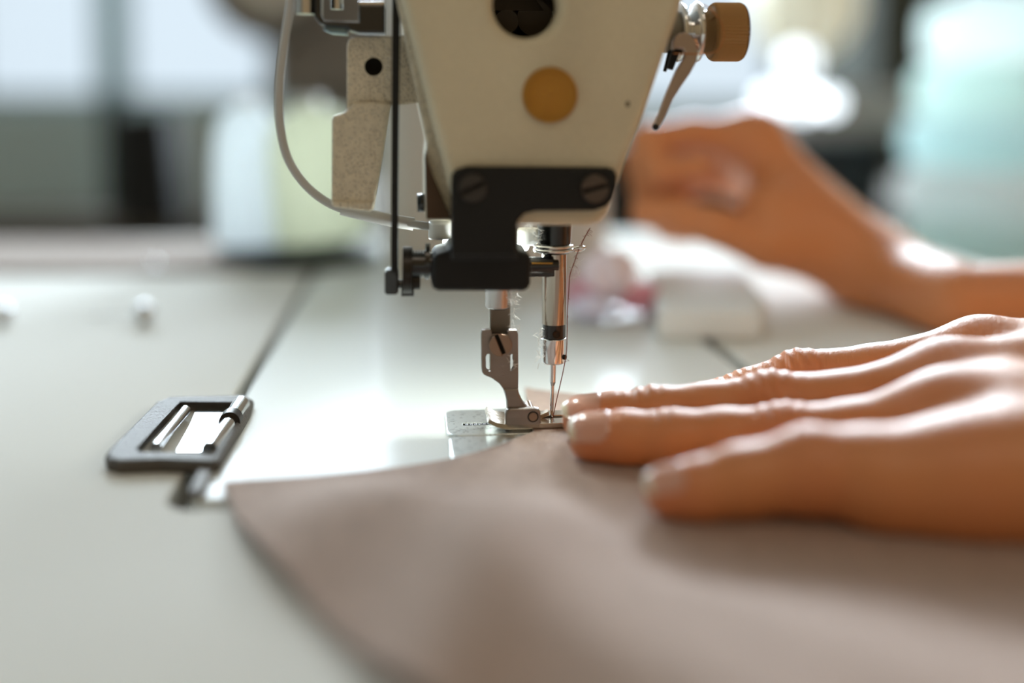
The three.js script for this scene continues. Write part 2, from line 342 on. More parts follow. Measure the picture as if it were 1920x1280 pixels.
{ // face plate
  const fp = part('face_plate', 'cream painted face plate, slightly grimy');
  const s = pxShape([[727, -800], [727, -90], [752, 0], [829, 300], [858, 412], [866, 424], [1104, 424], [1126, 418], [1140, 402], [1151, 375], [1177, 300], [1210, 215], [1282, 0], [1312, -90], [1312, -800]], ZF, [circlePx(986, 9, 61, 48)]);
  mesh('plate', plate(s, ZF, 0.0105, 0.0028, 6), M.facePaint, fp);
  const c = atZ(1031, 178, ZF);
  mesh('plug', lathe([[0.0001, 0.0010], [0.0035, 0.0010], [0.0056, 0.0008], [0.0062, 0.0013], [0.0068, 0.0014], [0.0073, 0.0009], [0.0075, -0.0006]], c, V(0, 0, 1), 48), M.yellow, fp, 'yellow round rubber plug');
  // linkage seen through the round opening
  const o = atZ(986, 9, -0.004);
  mesh('opening_back', cyl(o.clone().setZ(-0.0300), o.clone().setZ(-0.0285), 0.0125), M.recessDark, fp);
  mesh('crank_link', merge([cyl(atZ(950, 40, -0.012), atZ(950, 40, 0.002), 0.0034), cyl(atZ(1003, 34, -0.016), atZ(1003, 34, -0.003), 0.0052), box(0.02, 0.0035, 0.003, o.x, atZ(986, 8, -0.002).y, -0.004)]), M.darkSteel, fp);
  // small dents with bare dark metal
  const dent = [];
  for (const [px, py, r] of [[1177, 195, 0.0007]]) { const p = atZ(px, py, ZF + 0.00003); const d = new THREE.CircleGeometry(r, 9); d.scale(1, 1.3, 1); d.translate(p.x, p.y, p.z); dent.push(d); }
  mesh('paint_chip', merge(dent), std({ color: '#6f6350', roughness: 0.8 }), fp);
}
function slottedScrew(parent, at, r, h, axis, angle, mat, name = 'screw') {  // cheese head with a real slot
  const w = r * 0.17, s1 = [], g = [];
  for (const side of [1, -1]) {
    const s = new THREE.Shape(); const a0 = Math.asin(w / r);
    s.absarc(0, 0, r, side > 0 ? a0 : Math.PI + a0, side > 0 ? Math.PI - a0 : 2 * Math.PI - a0);
    g.push(new THREE.ExtrudeGeometry(s, { depth: h * 0.72, bevelEnabled: true, bevelSize: r * 0.06, bevelOffset: -r * 0.06, bevelThickness: r * 0.06, bevelSegments: 2, curveSegments: 20 }).translate(0, 0, h * 0.2));
  }
  g.push(new THREE.CylinderGeometry(r * 0.98, r, h * 0.25, 32).rotateX(Math.PI / 2).translate(0, 0, h * 0.12));
  const m = merge(g); m.rotateZ(angle); m.applyQuaternion(new THREE.Quaternion().setFromUnitVectors(V(0, 0, 1), axis)); m.translate(at.x, at.y, at.z);
  const sl = new THREE.BoxGeometry(r * 1.8, w * 1.9, h * 0.1).translate(0, 0, h * 0.29); sl.rotateZ(angle); sl.applyQuaternion(new THREE.Quaternion().setFromUnitVectors(V(0, 0, 1), axis)); sl.translate(at.x, at.y, at.z);
  mesh('screw_slot_shade', sl, M.recessDark, parent);  // dark floor paints the shade in the slot
  return mesh(name, m, mat, parent);
}
{ // black bracket on the face plate
  const br = part('bracket', 'matt black steel bracket screwed to the face plate');
  const z = ZF + 0.0026;
  const s = pxShape([[845.5, 345], [847, 328], [856, 318], [877, 311.5], [1140, 314], [1152, 318], [1158, 330], [1157, 350], [1150, 373], [1138, 387], [1116, 395], [1004, 396], [984, 401], [972, 414], [967, 430], [966, 462], [972, 480], [846, 480]], z);
  mesh('bracket_plate', plate(s, z, 0.0026, 0.0007, 3), M.black, br);
  const z2 = 0.0165;
  const b = pxShape([[812, 484], [818, 476], [838, 470], [846, 462], [966, 462], [974, 470], [990, 475], [996, 484], [995, 532], [991, 541], [983, 546], [822, 546], [812, 541], [809, 532]], z2);
  mesh('bracket_foot', plate(b, z2, 0.018, 0.0012, 3), M.black, br);
  const n = pxShape([[846, 420], [966, 420], [966, 480], [846, 480]], z2);
  mesh('bracket_neck', plate(n, ZF + 0.0008, 0.012, 0.0005), M.black, br);
  slottedScrew(br, atZ(886, 352, z), 0.0037, 0.0016, V(0, 0, 1), 0.4, std({ color: '#3f3b38', roughness: 0.5, metalness: 0.5 }));
  slottedScrew(br, atZ(1114, 353, z), 0.0037, 0.0016, V(0, 0, 1), 0.25, std({ color: '#5a5049', roughness: 0.4, metalness: 0.7 }));
}
{ // presser bar and foot
  const ft = part('presser_foot', 'hinged steel presser foot');
  const bar = atZ(934, 560, 0);
  const yA = atZ(934, 500, 0).y, yB = atZ(934, 573, 0).y, yC = atZ(934, 700, 0).y;
  mesh('presser_bar', lathe([[0.0001, yB - 0.0008], [0.003, yB - 0.0008], [0.0038, yB], [0.0038, yA]], V(bar.x, 0, 0)), M.steel, machine, 'round steel presser bar');
  mesh('bar_flat', box(0.0060, yB - yC + 0.002, 0.0034, bar.x + 0.0004, (yB + yC) / 2 + 0.001, 0.0006, 0.0005), std({ color: '#8d857a', metalness: 0.9, roughness: 0.42, bumpMap: wrinkleTex, bumpScale: 0.00006 }), ft);
  const z = 0.0042;
  const up = [[902, 626], [904, 619.5], [910, 618.3], [920, 617.5], [922, 621], [923, 626], [951, 626], [952, 621], [954, 617.5], [964, 618.3], [969, 619.5], [971.5, 626], [972.2, 704], [971.8, 734], [945, 734], [941, 726], [936, 719], [922, 708.7], [908, 703], [904, 698], [903, 690]];
  const slotL = [[913, 662], [919, 662], [921, 664], [921, 697], [917, 698], [912, 695], [910, 690], [909.5, 668]];
  const slotR = [[956, 664], [961, 662], [964, 666], [963.5, 674], [965, 680], [964.5, 690], [961, 696], [956, 698], [955, 690]];
  mesh('shank', plate(pxShape(up, z, [slotL, slotR]), z, 0.0024, 0.0002, 2), M.brushed, ft, 'flat brushed steel shank');
  const neck = [[943, 729], [972, 729], [974, 739], [980.5, 753], [989, 763], [1000, 770], [951, 772], [950, 752], [947, 740]];
  mesh('neck', plate(pxShape(neck, z + 0.0007), z + 0.0007, 0.0034, 0.0006, 3), M.brushed, ft);
  const zb = 0.0062;
  const blk = [[947, 804], [947, 776], [950, 769], [957, 766.2], [1003, 765], [1010, 767], [1014, 773], [1015, 800], [1015, 804]];
  mesh('hinge_block', plate(pxShape(blk, zb), zb, 0.0022, 0.0006, 3), M.brushed, ft);
  mesh('hinge_block_back', plate(pxShape(blk, -0.0035), -0.0035, 0.0022, 0.0006, 3), M.steel, ft);
  mesh('hinge_web', plate(pxShape([[955, 803], [955, 768], [985, 764], [1003, 770], [1004, 803]], 0.002), 0.0036, 0.0075, 0.0004), M.steel, ft);
  const pin = atZ(999.5, 781, zb);
  mesh('hinge_pin', merge([cyl(V(pin.x, pin.y, -0.006), V(pin.x, pin.y, zb + 0.0002), 0.00122)]), M.copper, ft);
  mesh('pin_groove', new THREE.TorusGeometry(0.00142, 0.0002, 8, 32).translate(pin.x, pin.y, zb), M.black, ft);
  // sole: profile in x and y, swept through z, with a slot between the toes
  const sole = [];
  const prof = (z0, z1, xr) => {
    const s = new THREE.Shape();
    s.moveTo(-0.0192, 0.0034); s.quadraticCurveTo(-0.0165, 0.0016, -0.0135, 0.0013); s.lineTo(xr - 0.004, 0.0013); s.quadraticCurveTo(xr, 0.0016, xr + 0.0035, 0.0036);
    s.lineTo(xr + 0.0033, 0.0045); s.quadraticCurveTo(xr, 0.0030, xr - 0.004, 0.0026); s.lineTo(-0.0135, 0.0026); s.quadraticCurveTo(-0.0165, 0.0028, -0.0188, 0.0043);
    return new THREE.ExtrudeGeometry(s, { depth: z1 - z0 - 0.0004, bevelEnabled: true, bevelSize: 0.0002, bevelThickness: 0.0002, bevelOffset: -0.0001, bevelSegments: 2, curveSegments: 10 }).translate(0, 0, z0 + 0.0002);
  };
  sole.push(prof(-0.0062, -0.0014, 0.0125), prof(0.0014, 0.0062, 0.0125), prof(-0.0014, 0.0014, -0.0045));
  mesh('sole', merge(sole).translate(0, 0.0004, 0), std({ color: '#b3a797', metalness: 1, roughness: 0.22 }), ft, 'thin steel sole with two toes');
  slottedScrew(ft, atZ(937.5, 644.5, z), 0.0033, 0.0018, V(0, 0, 1), 1.95, M.copper, 'clamp_screw');
}
{ // needle bar, collar, clamp and needle
  const nb = part('needle_bar', 'polished needle bar with needle clamp');
  const X = atZ(1039, 560, 0).x, Y = (py) => atZ(1039, py, 0).y;
  mesh('bar', lathe([[0.0036, Y(606)], [0.0036, Y(390)]], V(X, 0, 0)), std({ color: '#b7ada0', metalness: 1, roughness: 0.14 }), nb);
  mesh('bar_end', lathe([[0.0034, Y(634)], [0.0034, Y(604)], [0.00355, Y(602)]], V(X, 0, 0)), M.blackGloss, nb, 'dark lower end of the needle bar');
  mesh('set_screw', lathe([[0.0001, 0.0002], [0.0008, 0.0002], [0.0011, 0.0005], [0.0011, -0.001]], V(atZ(1042, 622, 0.003).x, Y(622), 0.0033), V(0.1, 0, 1).normalize(), 24), M.darkSteel, nb);
  mesh('clamp', lathe([[0.0012, Y(679)], [0.0034, Y(679)], [0.0038, Y(676)], [0.0038, Y(634)], [0.0036, Y(632)], [0.0012, Y(632)]], V(X - 0.0002, 0, 0)), M.chrome, nb, 'chrome needle clamp');
  mesh('clamp_hole', cyl(V(X + 0.0020, Y(666), 0.0018), V(X + 0.0030, Y(666), 0.0027), 0.00075), M.recessDark, nb);
  const nx = atZ(1037, 690, 0).x, tip = V(0.0, 0.0012, 0);
  mesh('needle', merge([cyl(V(nx, Y(680), 0), V(nx - 0.0001, Y(715), 0), 0.00098, 0.00098, 20), cyl(V(nx - 0.0001, Y(715), 0), V(nx - 0.0002, Y(722), 0), 0.00098, 0.00062, 20).rotateY(0), cyl(V(nx - 0.0002, Y(722), 0), V(tip.x, Y(788), 0), 0.00064, 0.0005, 20), cyl(V(tip.x, Y(788), 0), tip, 0.0005, 0.0001, 20)]), M.chrome, nb, 'slim steel needle');
  // bushing, wire thread guide and cross pin
  const bush = lathe([[0.0035, Y(474)], [0.0044, Y(474)], [0.0048, Y(470)], [0.0049, Y(430)], [0.0050, Y(420)]], V(X, 0, 0));
  mesh('bushing', bush, M.blackGloss, machine, 'black needle bar bushing');
  const gy = Y(467), ring = [];
  for (let i = 0; i <= 22; i++) { const a = Math.PI * (0.05 + (1.75 * i) / 22); ring.push(V(X - 0.0002 + 0.0055 * Math.cos(a), gy - 0.0001 * i / 22, 0.0055 * Math.sin(a))); }
  const loop = [ring[0].clone(), V(X + 0.0068, gy + 0.0004, 0.0012), V(X + 0.0082, gy + 0.0006, 0.0016), V(X + 0.0088, gy + 0.0003, 0.0006), V(X + 0.008, gy - 0.0003, -0.0002), V(X + 0.006, gy - 0.0005, -0.0002)];
  mesh('thread_guide', merge([tube(ring, 0.00055, 60, 8), tube(ring.map((p) => p.clone().add(V(0, 0.0011, 0))), 0.0005, 60, 8), tube(loop, 0.0005, 40, 8)]), M.chrome, machine, 'chrome wire thread guide');
  const py0 = Y(498);
  mesh('cross_pin', merge([cyl(atZ(985, 497, 0.004), atZ(1035, 497, 0.004), 0.0024), cyl(atZ(1032, 497, 0.004), atZ(1047, 497, 0.004), 0.0015), box(0.0085, 0.0052, 0.004, atZ(1012, 497, 0.003).x, py0, 0.002, 0.0004)]), M.blackGloss, machine);
  mesh('pin_stripe', cyl(atZ(997, 493.5, 0.0062), atZ(1036, 493.5, 0.0062), 0.0002), std({ color: '#c79a4a', metalness: 1, roughness: 0.3 }), machine);
}
{ // two small work lamps under the head with the white cable
  const lampMat = std({ color: '#ffffff', emissive: new THREE.Color(0.9, 1, 0.98), emissiveIntensity: 6, roughness: 0.4 });
  const spots = [[825, 413, 447, 838, 453, 6, -0.002], [990, 428, 458, 984, 462, 5, -0.007]];
  for (const [px, y0, y1, bx, by, r, z] of spots) {
    const lp = part('work_lamp', 'small white work lamp under the head');
    const a = atZ(px, y0, z), b = atZ(px, y1, z), c = atZ(bx, by, z);
    mesh('lamp_body', lathe([[0.0001, 0], [0.0032, 0], [0.0034, 0.0006], [0.0034, (a.y - b.y) * 0.78], [0.0031, a.y - b.y], [0.0001, a.y - b.y]].map(([r0, y]) => [r0, y]), V(a.x, b.y, z)), M.whitePlastic, lp);
    const bulb = mesh('led_bulb', new THREE.SphereGeometry(0.0013, 20, 14).translate(c.x, c.y, z), lampMat, lp, 'glowing white LED');
    const pl = new THREE.PointLight(new THREE.Color(0.92, 1, 0.97), 0.0042); pl.name = 'work_lamp_light';
    pl.position.set(c.x, c.y - 0.0035, z); pl.castShadow = true; pl.shadow.radius = 0.06; machine.add(pl);
  }
  const z = -0.004;
  const pts = [[548, -60, 4], [545, 0, 2], [533, 80, 0], [524, 160, -1], [525, 235, -2], [541, 300, -3], [578, 352, -4], [625, 385, -5], [690, 403, -5], [760, 418, -4], [806, 424, -2], [825, 424, -2]].map(([a, b, q]) => atZ(a, b, q * mm));
  mesh('lamp_cable', tube(pts, 0.00125, 140, 12), M.cable, machine, 'white cable of the work lamp');
  mesh('cable_sleeve', tube([[640, 391], [690, 403], [740, 414], [776, 420]].map(([a, b]) => atZ(a, b, -0.0045)), 0.0019, 30, 12), M.cable, machine);
}
{ // thick painted guard left of the head
  const gd = part('guard', 'cream hammered-paint guard with a round hole');
  const z = 0.002;
  const top = [[650, 205], [650, 86], [653, 74], [662, 68], [742, 68], [742, 196], [690, 184], [668, 186]];
  mesh('upper_plate', plate(pxShape([[650, 210], [650, 84], [654, 73], [664, 68], [790, 66], [800, 190], [760, 196], [733, 197], [716, 208]], z, [circlePx(700.5, 125, 20.5, 32)]), z, 0.005, 0.0005, 3), M.castPaint, gd);
  mesh('hole_back', cyl(atZ(700.5, 125, z - 0.0058), atZ(700.5, 125, z - 0.0048), 0.0034), M.recessDark, gd);
  // lower arm: leaning sheet with a bevelled foot
  const zl = 0.0035;
  const low = [[622, 224], [626, 217], [646, 210], [651, 204], [668, 192], [700, 190], [733, 194], [731, 206], [718, 290], [703, 376], [700, 392], [694, 396], [626, 389], [621, 384]];
  mesh('lower_arm', plate(pxShape(low, zl), zl, 0.0065, 0.0008, 3), M.castPaint, gd);
  mesh('foot_lip', plate(pxShape([[622, 377], [702, 378], [699, 394], [693, 397], [627, 389], [622, 386]], zl + 0.0012), zl + 0.0010, 0.004, 0.0008, 3), M.castPaint, gd);
}
{ // presser lifting rod and its joint
  const rod = part('lifter', 'black presser lifting rod');
  const z = 0.010;
  mesh('rod', plate(pxShape([[735, -40], [751, -40], [747, 300], [746, 520], [733, 520], [734, 300]], z), z, 0.002, 0.0004), M.black, rod);
  const zz = 0.006;
  const c = (px0, px1, py, r) => cyl(atZ(px0, py, zz), atZ(px1, py, zz), r, r, 28);
  mesh('rod_end', merge([plate(pxShape([[721, 510], [726, 506], [745, 506], [747, 512], [747, 550], [742, 553], [725, 553], [721, 549]], zz + 0.004), zz + 0.004, 0.006, 0.0006), c(744, 758, 532, 0.0012)]), M.blackGloss, rod);
  mesh('joint', merge([c(755, 773, 506, 0.0066), c(753, 776, 541, 0.0022), c(771, 788, 527, 0.0024)]), std({ color: '#2a2622', metalness: 0.6, roughness: 0.35 }), rod);
  const th = []; for (let x = 774; x < 800; x += 5) th.push(c(x, x + 3.2, 495, 0.0040)); th.push(c(772, 815, 495, 0.0034), c(797, 806, 490, 0.0052));
  mesh('threaded_stud', merge(th), M.blackGloss, rod);
  // black frame at the top of the rod
  const zf = 0.006;
  mesh('frame', plate(pxShape([[589, -60], [602, -60], [602, 28], [608, 38], [672, 40], [672, 8], [722, 8], [722, 62], [672, 62], [652, 56], [652, 52], [612, 50], [598, 44], [589, 32]], zf), zf, 0.008, 0.0005, 2), M.blackGloss, rod);
  mesh('frame_bevel_sheen', plate(pxShape([[604, 50], [651, 52], [651, 64], [620, 62], [606, 56]], zf - 0.001), zf - 0.001, 0.008, 0.0003), std({ color: '#6f8796', metalness: 0.8, roughness: 0.25 }), rod);  // blue grey colour paints the reflected light on the frame's lower bevel
  mesh('frame_cap', plate(pxShape([[672, 1], [722, 1], [722, 9], [672, 9]], zf), zf - 0.001, 0.012, 0.0003), M.chrome, rod);
  mesh('pivot', merge([cyl(atZ(632, -60, 0), atZ(632, 18, 0), 0.0018), cyl(atZ(573, -40, 0.003), atZ(573, 27, 0.003), 0.0027)]), M.steel, rod);
}
{ // thread tension unit on the operator side
  const tn = part('tension_unit', 'thread tension discs with ribbed brown knob');
  const z = 0.004, cy = 60;
  const A = (px, py = cy) => atZ(px, py, z);
  const ribbed = new THREE.Shape();
  const R = 0.00845, n = 58;
  for (let i = 0; i < n * 6; i++) { const a = (i / (n * 6)) * 2 * Math.PI, r = R - 0.0003 + 0.0003 * Math.cos(a * n); if (!i) ribbed.moveTo(r, 0); ribbed.lineTo(r * Math.cos(a), r * Math.sin(a)); }
  const len = A(1391).x - A(1332).x;
  const kg = new THREE.ExtrudeGeometry(ribbed, { depth: len - 0.0024, bevelEnabled: true, bevelThickness: 0.0012, bevelSize: 0.0012, bevelOffset: -0.0012, bevelSegments: 4 });
  kg.rotateY(Math.PI / 2); kg.translate(A(1332).x + 0.0012, A(1332).y, z);
  mesh('knob', kg, M.knob, tn, 'ribbed brown plastic knob');
  const d0 = A(1268).x, at = (px) => A(px).x - d0;
  mesh('tension_disc', lathe([[0.0001, 0], [0.0075, 0], [0.0086, 0.0006], [0.0080, 0.0016], [0.0050, 0.0030], [0.0050, 0.0034], [0.0080, 0.0046], [0.0088, 0.0056], [0.0084, 0.0064], [0.0062, 0.0068], [0.0062, at(1334)], [0.0001, at(1334)]], V(d0, A(1268).y, z), V(1, 0, 0), 48), M.chrome, tn, 'chrome tension discs');
  const lev = [[1262, 80], [1265, 69], [1272, 62], [1285, 60], [1297, 66], [1305, 78], [1309.5, 95], [1306, 117], [1294.5, 138], [1278, 162], [1262, 187.5], [1250, 215.6], [1241, 234], [1236, 241], [1229, 241], [1226.5, 234], [1238, 206], [1252, 168.7], [1268.7, 131], [1282, 110], [1285, 99], [1280, 92], [1270, 91], [1262, 94]];
  mesh('lever', plate(pxShape(lev, 0.013, [], false), 0.013, 0.002, 0.0005, 3), std({ color: '#a89a92', metalness: 0.9, roughness: 0.3 }), tn, 'curved steel check lever');
  const tipP = atZ(1231, 238, 0.0135); mesh('lever_tip', new THREE.SphereGeometry(0.0010, 16, 12).translate(tipP.x, tipP.y, 0.0125), M.black, tn);
  mesh('lever_spring', merge([cyl(atZ(1268, 92, 0.008), atZ(1256, 130, 0.008), 0.0013, 0.0009), cyl(atZ(1258, 96, 0.006), atZ(1246, 134, 0.006), 0.0009, 0.0005)]), M.black, tn);
  mesh('mounting_boss', cyl(A(1245), A(1270), 0.006), M.castPaint, tn);
}
// lint caught on the working parts: fine hooks of fibre
{
  const fib = [];
  const curl = (px, py, z, n, spread) => { for (let i = 0; i < n; i++) { const p = atZ(px + (rnd() - 0.5) * spread[0], py + (rnd() - 0.5) * spread[1], z + rnd() * 0.002), pts = [p]; let d = V(rnd() - 0.5, rnd() - 0.5, rnd() - 0.5).normalize(); for (let k = 0; k < 4; k++) { d.add(V(rnd() - 0.5, rnd() - 0.5, rnd() - 0.5).multiplyScalar(0.9)).normalize(); pts.push(pts[k].clone().addScaledVector(d, 0.0005)); } fib.push(tube(pts, 0.000045, 8, 4)); } };
  curl(964, 570, 0.002, 34, [9, 50]); curl(962, 612, 0.003, 10, [10, 24]); curl(1012, 648, 0.001, 34, [8, 66]); curl(1010, 450, 0.002, 30, [14, 44]); curl(992, 432, 0.0, 26, [26, 16]); curl(960, 682, 0.004, 12, [8, 26]); curl(1080, 500, 0.003, 14, [14, 46]); curl(975, 622, 0.003, 4, [8, 8]); curl(735, 120, 0.004, 26, [20, 60]);
  const lint = mesh('lint', merge(fib), M.lint, machine, 'white lint caught on the bars'); lint.userData.kind = 'stuff';
}
// sewing thread
{
  const g = [], a = [[1106, 428, 2], [1099, 440, 2], [1090, 458, 1], [1082, 476, 2], [1076, 494, 2], [1069, 514, 2], [1066.5, 545, 2], [1064, 580, 3], [1063.5, 620, 4], [1062, 660, 4], [1057, 690, 3], [1050, 722, 2], [1043, 752, 1], [1037.5, 778, 0.6], [1034.5, 787, 0.4]].map(([p, q, z]) => atZ(p, q, z * mm));
  g.push(tube(a, 0.00014, 120, 6));
  for (let i = 0; i < 40; i++) { const q = rnd(), p = new THREE.CatmullRomCurve3(a).getPoint(q * (i < 28 ? 0.3 : 0.75)); const e = p.clone().add(V((rnd() - 0.4) * 0.0022, (rnd() - 0.5) * 0.0018, rnd() * 0.001)); g.push(tube([p, p.clone().lerp(e, 0.6).add(V(0, 0.0002, 0)), e], 0.00005, 6, 4)); }
  tag(mesh('sewing_thread', merge(g), M.thread, scene), 'thin reddish brown thread running down to the needle eye', 'thread');
  const l = [[1262, 100], [1300, 101], [1330, 100], [1348, 92], [1357, 70], [1353, 45], [1340, 25], [1325, 12], [1312, 8]].map(([p, q]) => atZ(p, q, 0.0138));
  tag(mesh('sewing_thread', tube(l, 0.00016, 60, 6), std({ color: '#b57a48', roughness: 0.7 }), scene), 'loose tan thread loop hanging over the brown tension knob', 'thread');
}

// ------------------------------------------------------------------ fabric
{
  const edge = [];                                             // left edge: z and x, from the back to the front
  const rim = [];
  const add = (px, py, y) => { const p = atY(px, py, y); edge.push([p.z, p.x]); rim.push([p.z, y]); };
  add(984, 728, 0.0012); add(990, 760, 0.0012); add(996, 800, 0.0014); add(1000, 808, 0.0014); add(975, 818, 0.0014); add(930, 835, 0.0015); add(840, 858, 0.0016); add(700, 878, 0.0018); add(560, 890, 0.002); add(424, 899, 0.002);
  for (const [px, py, y] of [[428, 925, 2], [450, 985, 2], [500, 1050, 2], [560, 1112, 2], [640, 1195, 2], [735, 1285, 2]]) add(px, py, y * mm);
  { const [z1, x1] = edge.at(-1); edge.push([z1 + 0.03, x1 + 0.02], [z1 + 0.08, x1 + 0.04], [z1 + 0.14, x1 + 0.05]); rim.push([z1 + 0.03, 0.004], [z1 + 0.2, 0.0014]); }
  const lift = (z) => { for (let i = 1; i < rim.length; i++) if (rim[i][0] >= z) { const t = (z - rim[i - 1][0]) / Math.max(1e-6, rim[i][0] - rim[i - 1][0]); return rim[i - 1][1] + (rim[i][1] - rim[i - 1][1]) * Math.max(0, t); } return 0.0014; };
  const curve = new THREE.CatmullRomCurve3(edge.map(([z, x]) => V(x, 0, z)), false, 'centripetal');
  const samples = curve.getPoints(900).map((p) => [p.z, p.x]);
  const L = (z) => { for (let i = 1; i < samples.length; i++) if (samples[i][0] >= z) { const [z0, x0] = samples[i - 1], [z1, x1] = samples[i]; return x0 + (x1 - x0) * (z1 - z0 < 1e-9 ? 0 : (z - z0) / (z1 - z0)); } return samples[samples.length - 1][1]; };
  const zb = samples[0][0], zf = samples[samples.length - 1][0];
  const Rz = [[zb, -0.004], [-0.025, 0.018], [-0.012, 0.030], [-0.004, 0.045], [0.004, 0.075], [0.012, 0.12], [0.03, 0.2], [zf, 0.26]];
  const R = (z) => { for (let i = 1; i < Rz.length; i++) if (Rz[i][0] >= z) { const t = (z - Rz[i - 1][0]) / (Rz[i][0] - Rz[i - 1][0]); return Rz[i - 1][1] + t * (Rz[i][1] - Rz[i - 1][1]); } return 0.26; };
  const height = (x, z, l) => {
    const e = x - l, near = THREE.MathUtils.smoothstep(z, 0.03, 0.10);
    let y = 0.0014;
    y += 0.0095 * THREE.MathUtils.smoothstep(z, 0.035, 0.08) * THREE.MathUtils.smoothstep(e, -0.004, 0.032) * (1 - THREE.MathUtils.smoothstep(e, 0.03, 0.085 + 0.5 * Math.max(0, z - 0.07)));   // the cloth humps up inside its left edge
    y += 0.12 * Math.max(0, z - 0.105) * THREE.MathUtils.smoothstep(e, 0.03, 0.11);                                  // and rises towards the operator's lap side
    const fold = (x + 0.018) + (z - 0.035) * 0.42;                                                     // shallow valley running to the lower left
    y += near * (0.0032 * Math.exp(-(((fold - 0.022) / 0.013) ** 2)) + 0.0028 * Math.exp(-(((fold + 0.03) / 0.02) ** 2)));
    y += near * 0.0006 * Math.sin(x * 90 + z * 40) + 0.0003 * near * Math.sin(x * 210 - z * 120);
    const flat = THREE.MathUtils.smoothstep(x, -0.005, 0.02) * (1 - THREE.MathUtils.smoothstep(z, 0.092, 0.118));   // pressed flat under the hand
    return 0.0014 + (y - 0.0014) * (1 - flat);
  };
  const rows = 260, cols = 170, th = 0.0004, pos = [], uv = [], idx = [];
  const ws = []; for (let j = 0; j <= rows; j++) { const t = j / rows; ws.push(t < 0.5 ? zb + (0.06 - zb) * (t / 0.5) : 0.06 + (zf - 0.06) * ((t - 0.5) / 0.5)); }
  for (const side of [0, 1]) for (let j = 0; j <= rows; j++) { const z = ws[j], l = L(z), r = Math.max(R(z), l + 0.002); for (let i = 0; i <= cols; i++) { const x = l + (r - l) * (i / cols); const frayed = i === 0 ? (rnd() - 0.5) * 0.00025 : 0; pos.push(x + frayed, height(x, z, l) + (side ? -th : 0), z); uv.push(x, z); } }
  const at = (s, j, i) => s * (rows + 1) * (cols + 1) + j * (cols + 1) + i;
  for (let j = 0; j < rows; j++) for (let i = 0; i < cols; i++) { idx.push(at(0, j, i), at(0, j + 1, i), at(0, j + 1, i + 1), at(0, j, i), at(0, j + 1, i + 1), at(0, j, i + 1)); idx.push(at(1, j, i), at(1, j + 1, i + 1), at(1, j + 1, i), at(1, j, i), at(1, j, i + 1), at(1, j + 1, i + 1)); }
  const strip = (list) => { for (let k = 0; k + 1 < list.length; k++) { const [a, b] = list[k], [c, d] = list[k + 1]; idx.push(a, b, d, a, d, c); } };
  strip(Array.from({ length: rows + 1 }, (_, j) => [at(0, j, 0), at(1, j, 0)])); strip(Array.from({ length: rows + 1 }, (_, j) => [at(1, j, cols), at(0, j, cols)]));
  strip(Array.from({ length: cols + 1 }, (_, i) => [at(1, 0, i), at(0, 0, i)])); strip(Array.from({ length: cols + 1 }, (_, i) => [at(0, rows, i), at(1, rows, i)]));
  const g = new THREE.BufferGeometry(); g.setAttribute('position', new THREE.Float32BufferAttribute(pos, 3)); g.setAttribute('uv', new THREE.Float32BufferAttribute(uv, 2)); g.setIndex(idx); g.computeVertexNormals();
  tag(mesh('fabric', g, M.fabric, scene), 'brown woven fabric being sewn under the presser foot', 'fabric');
}

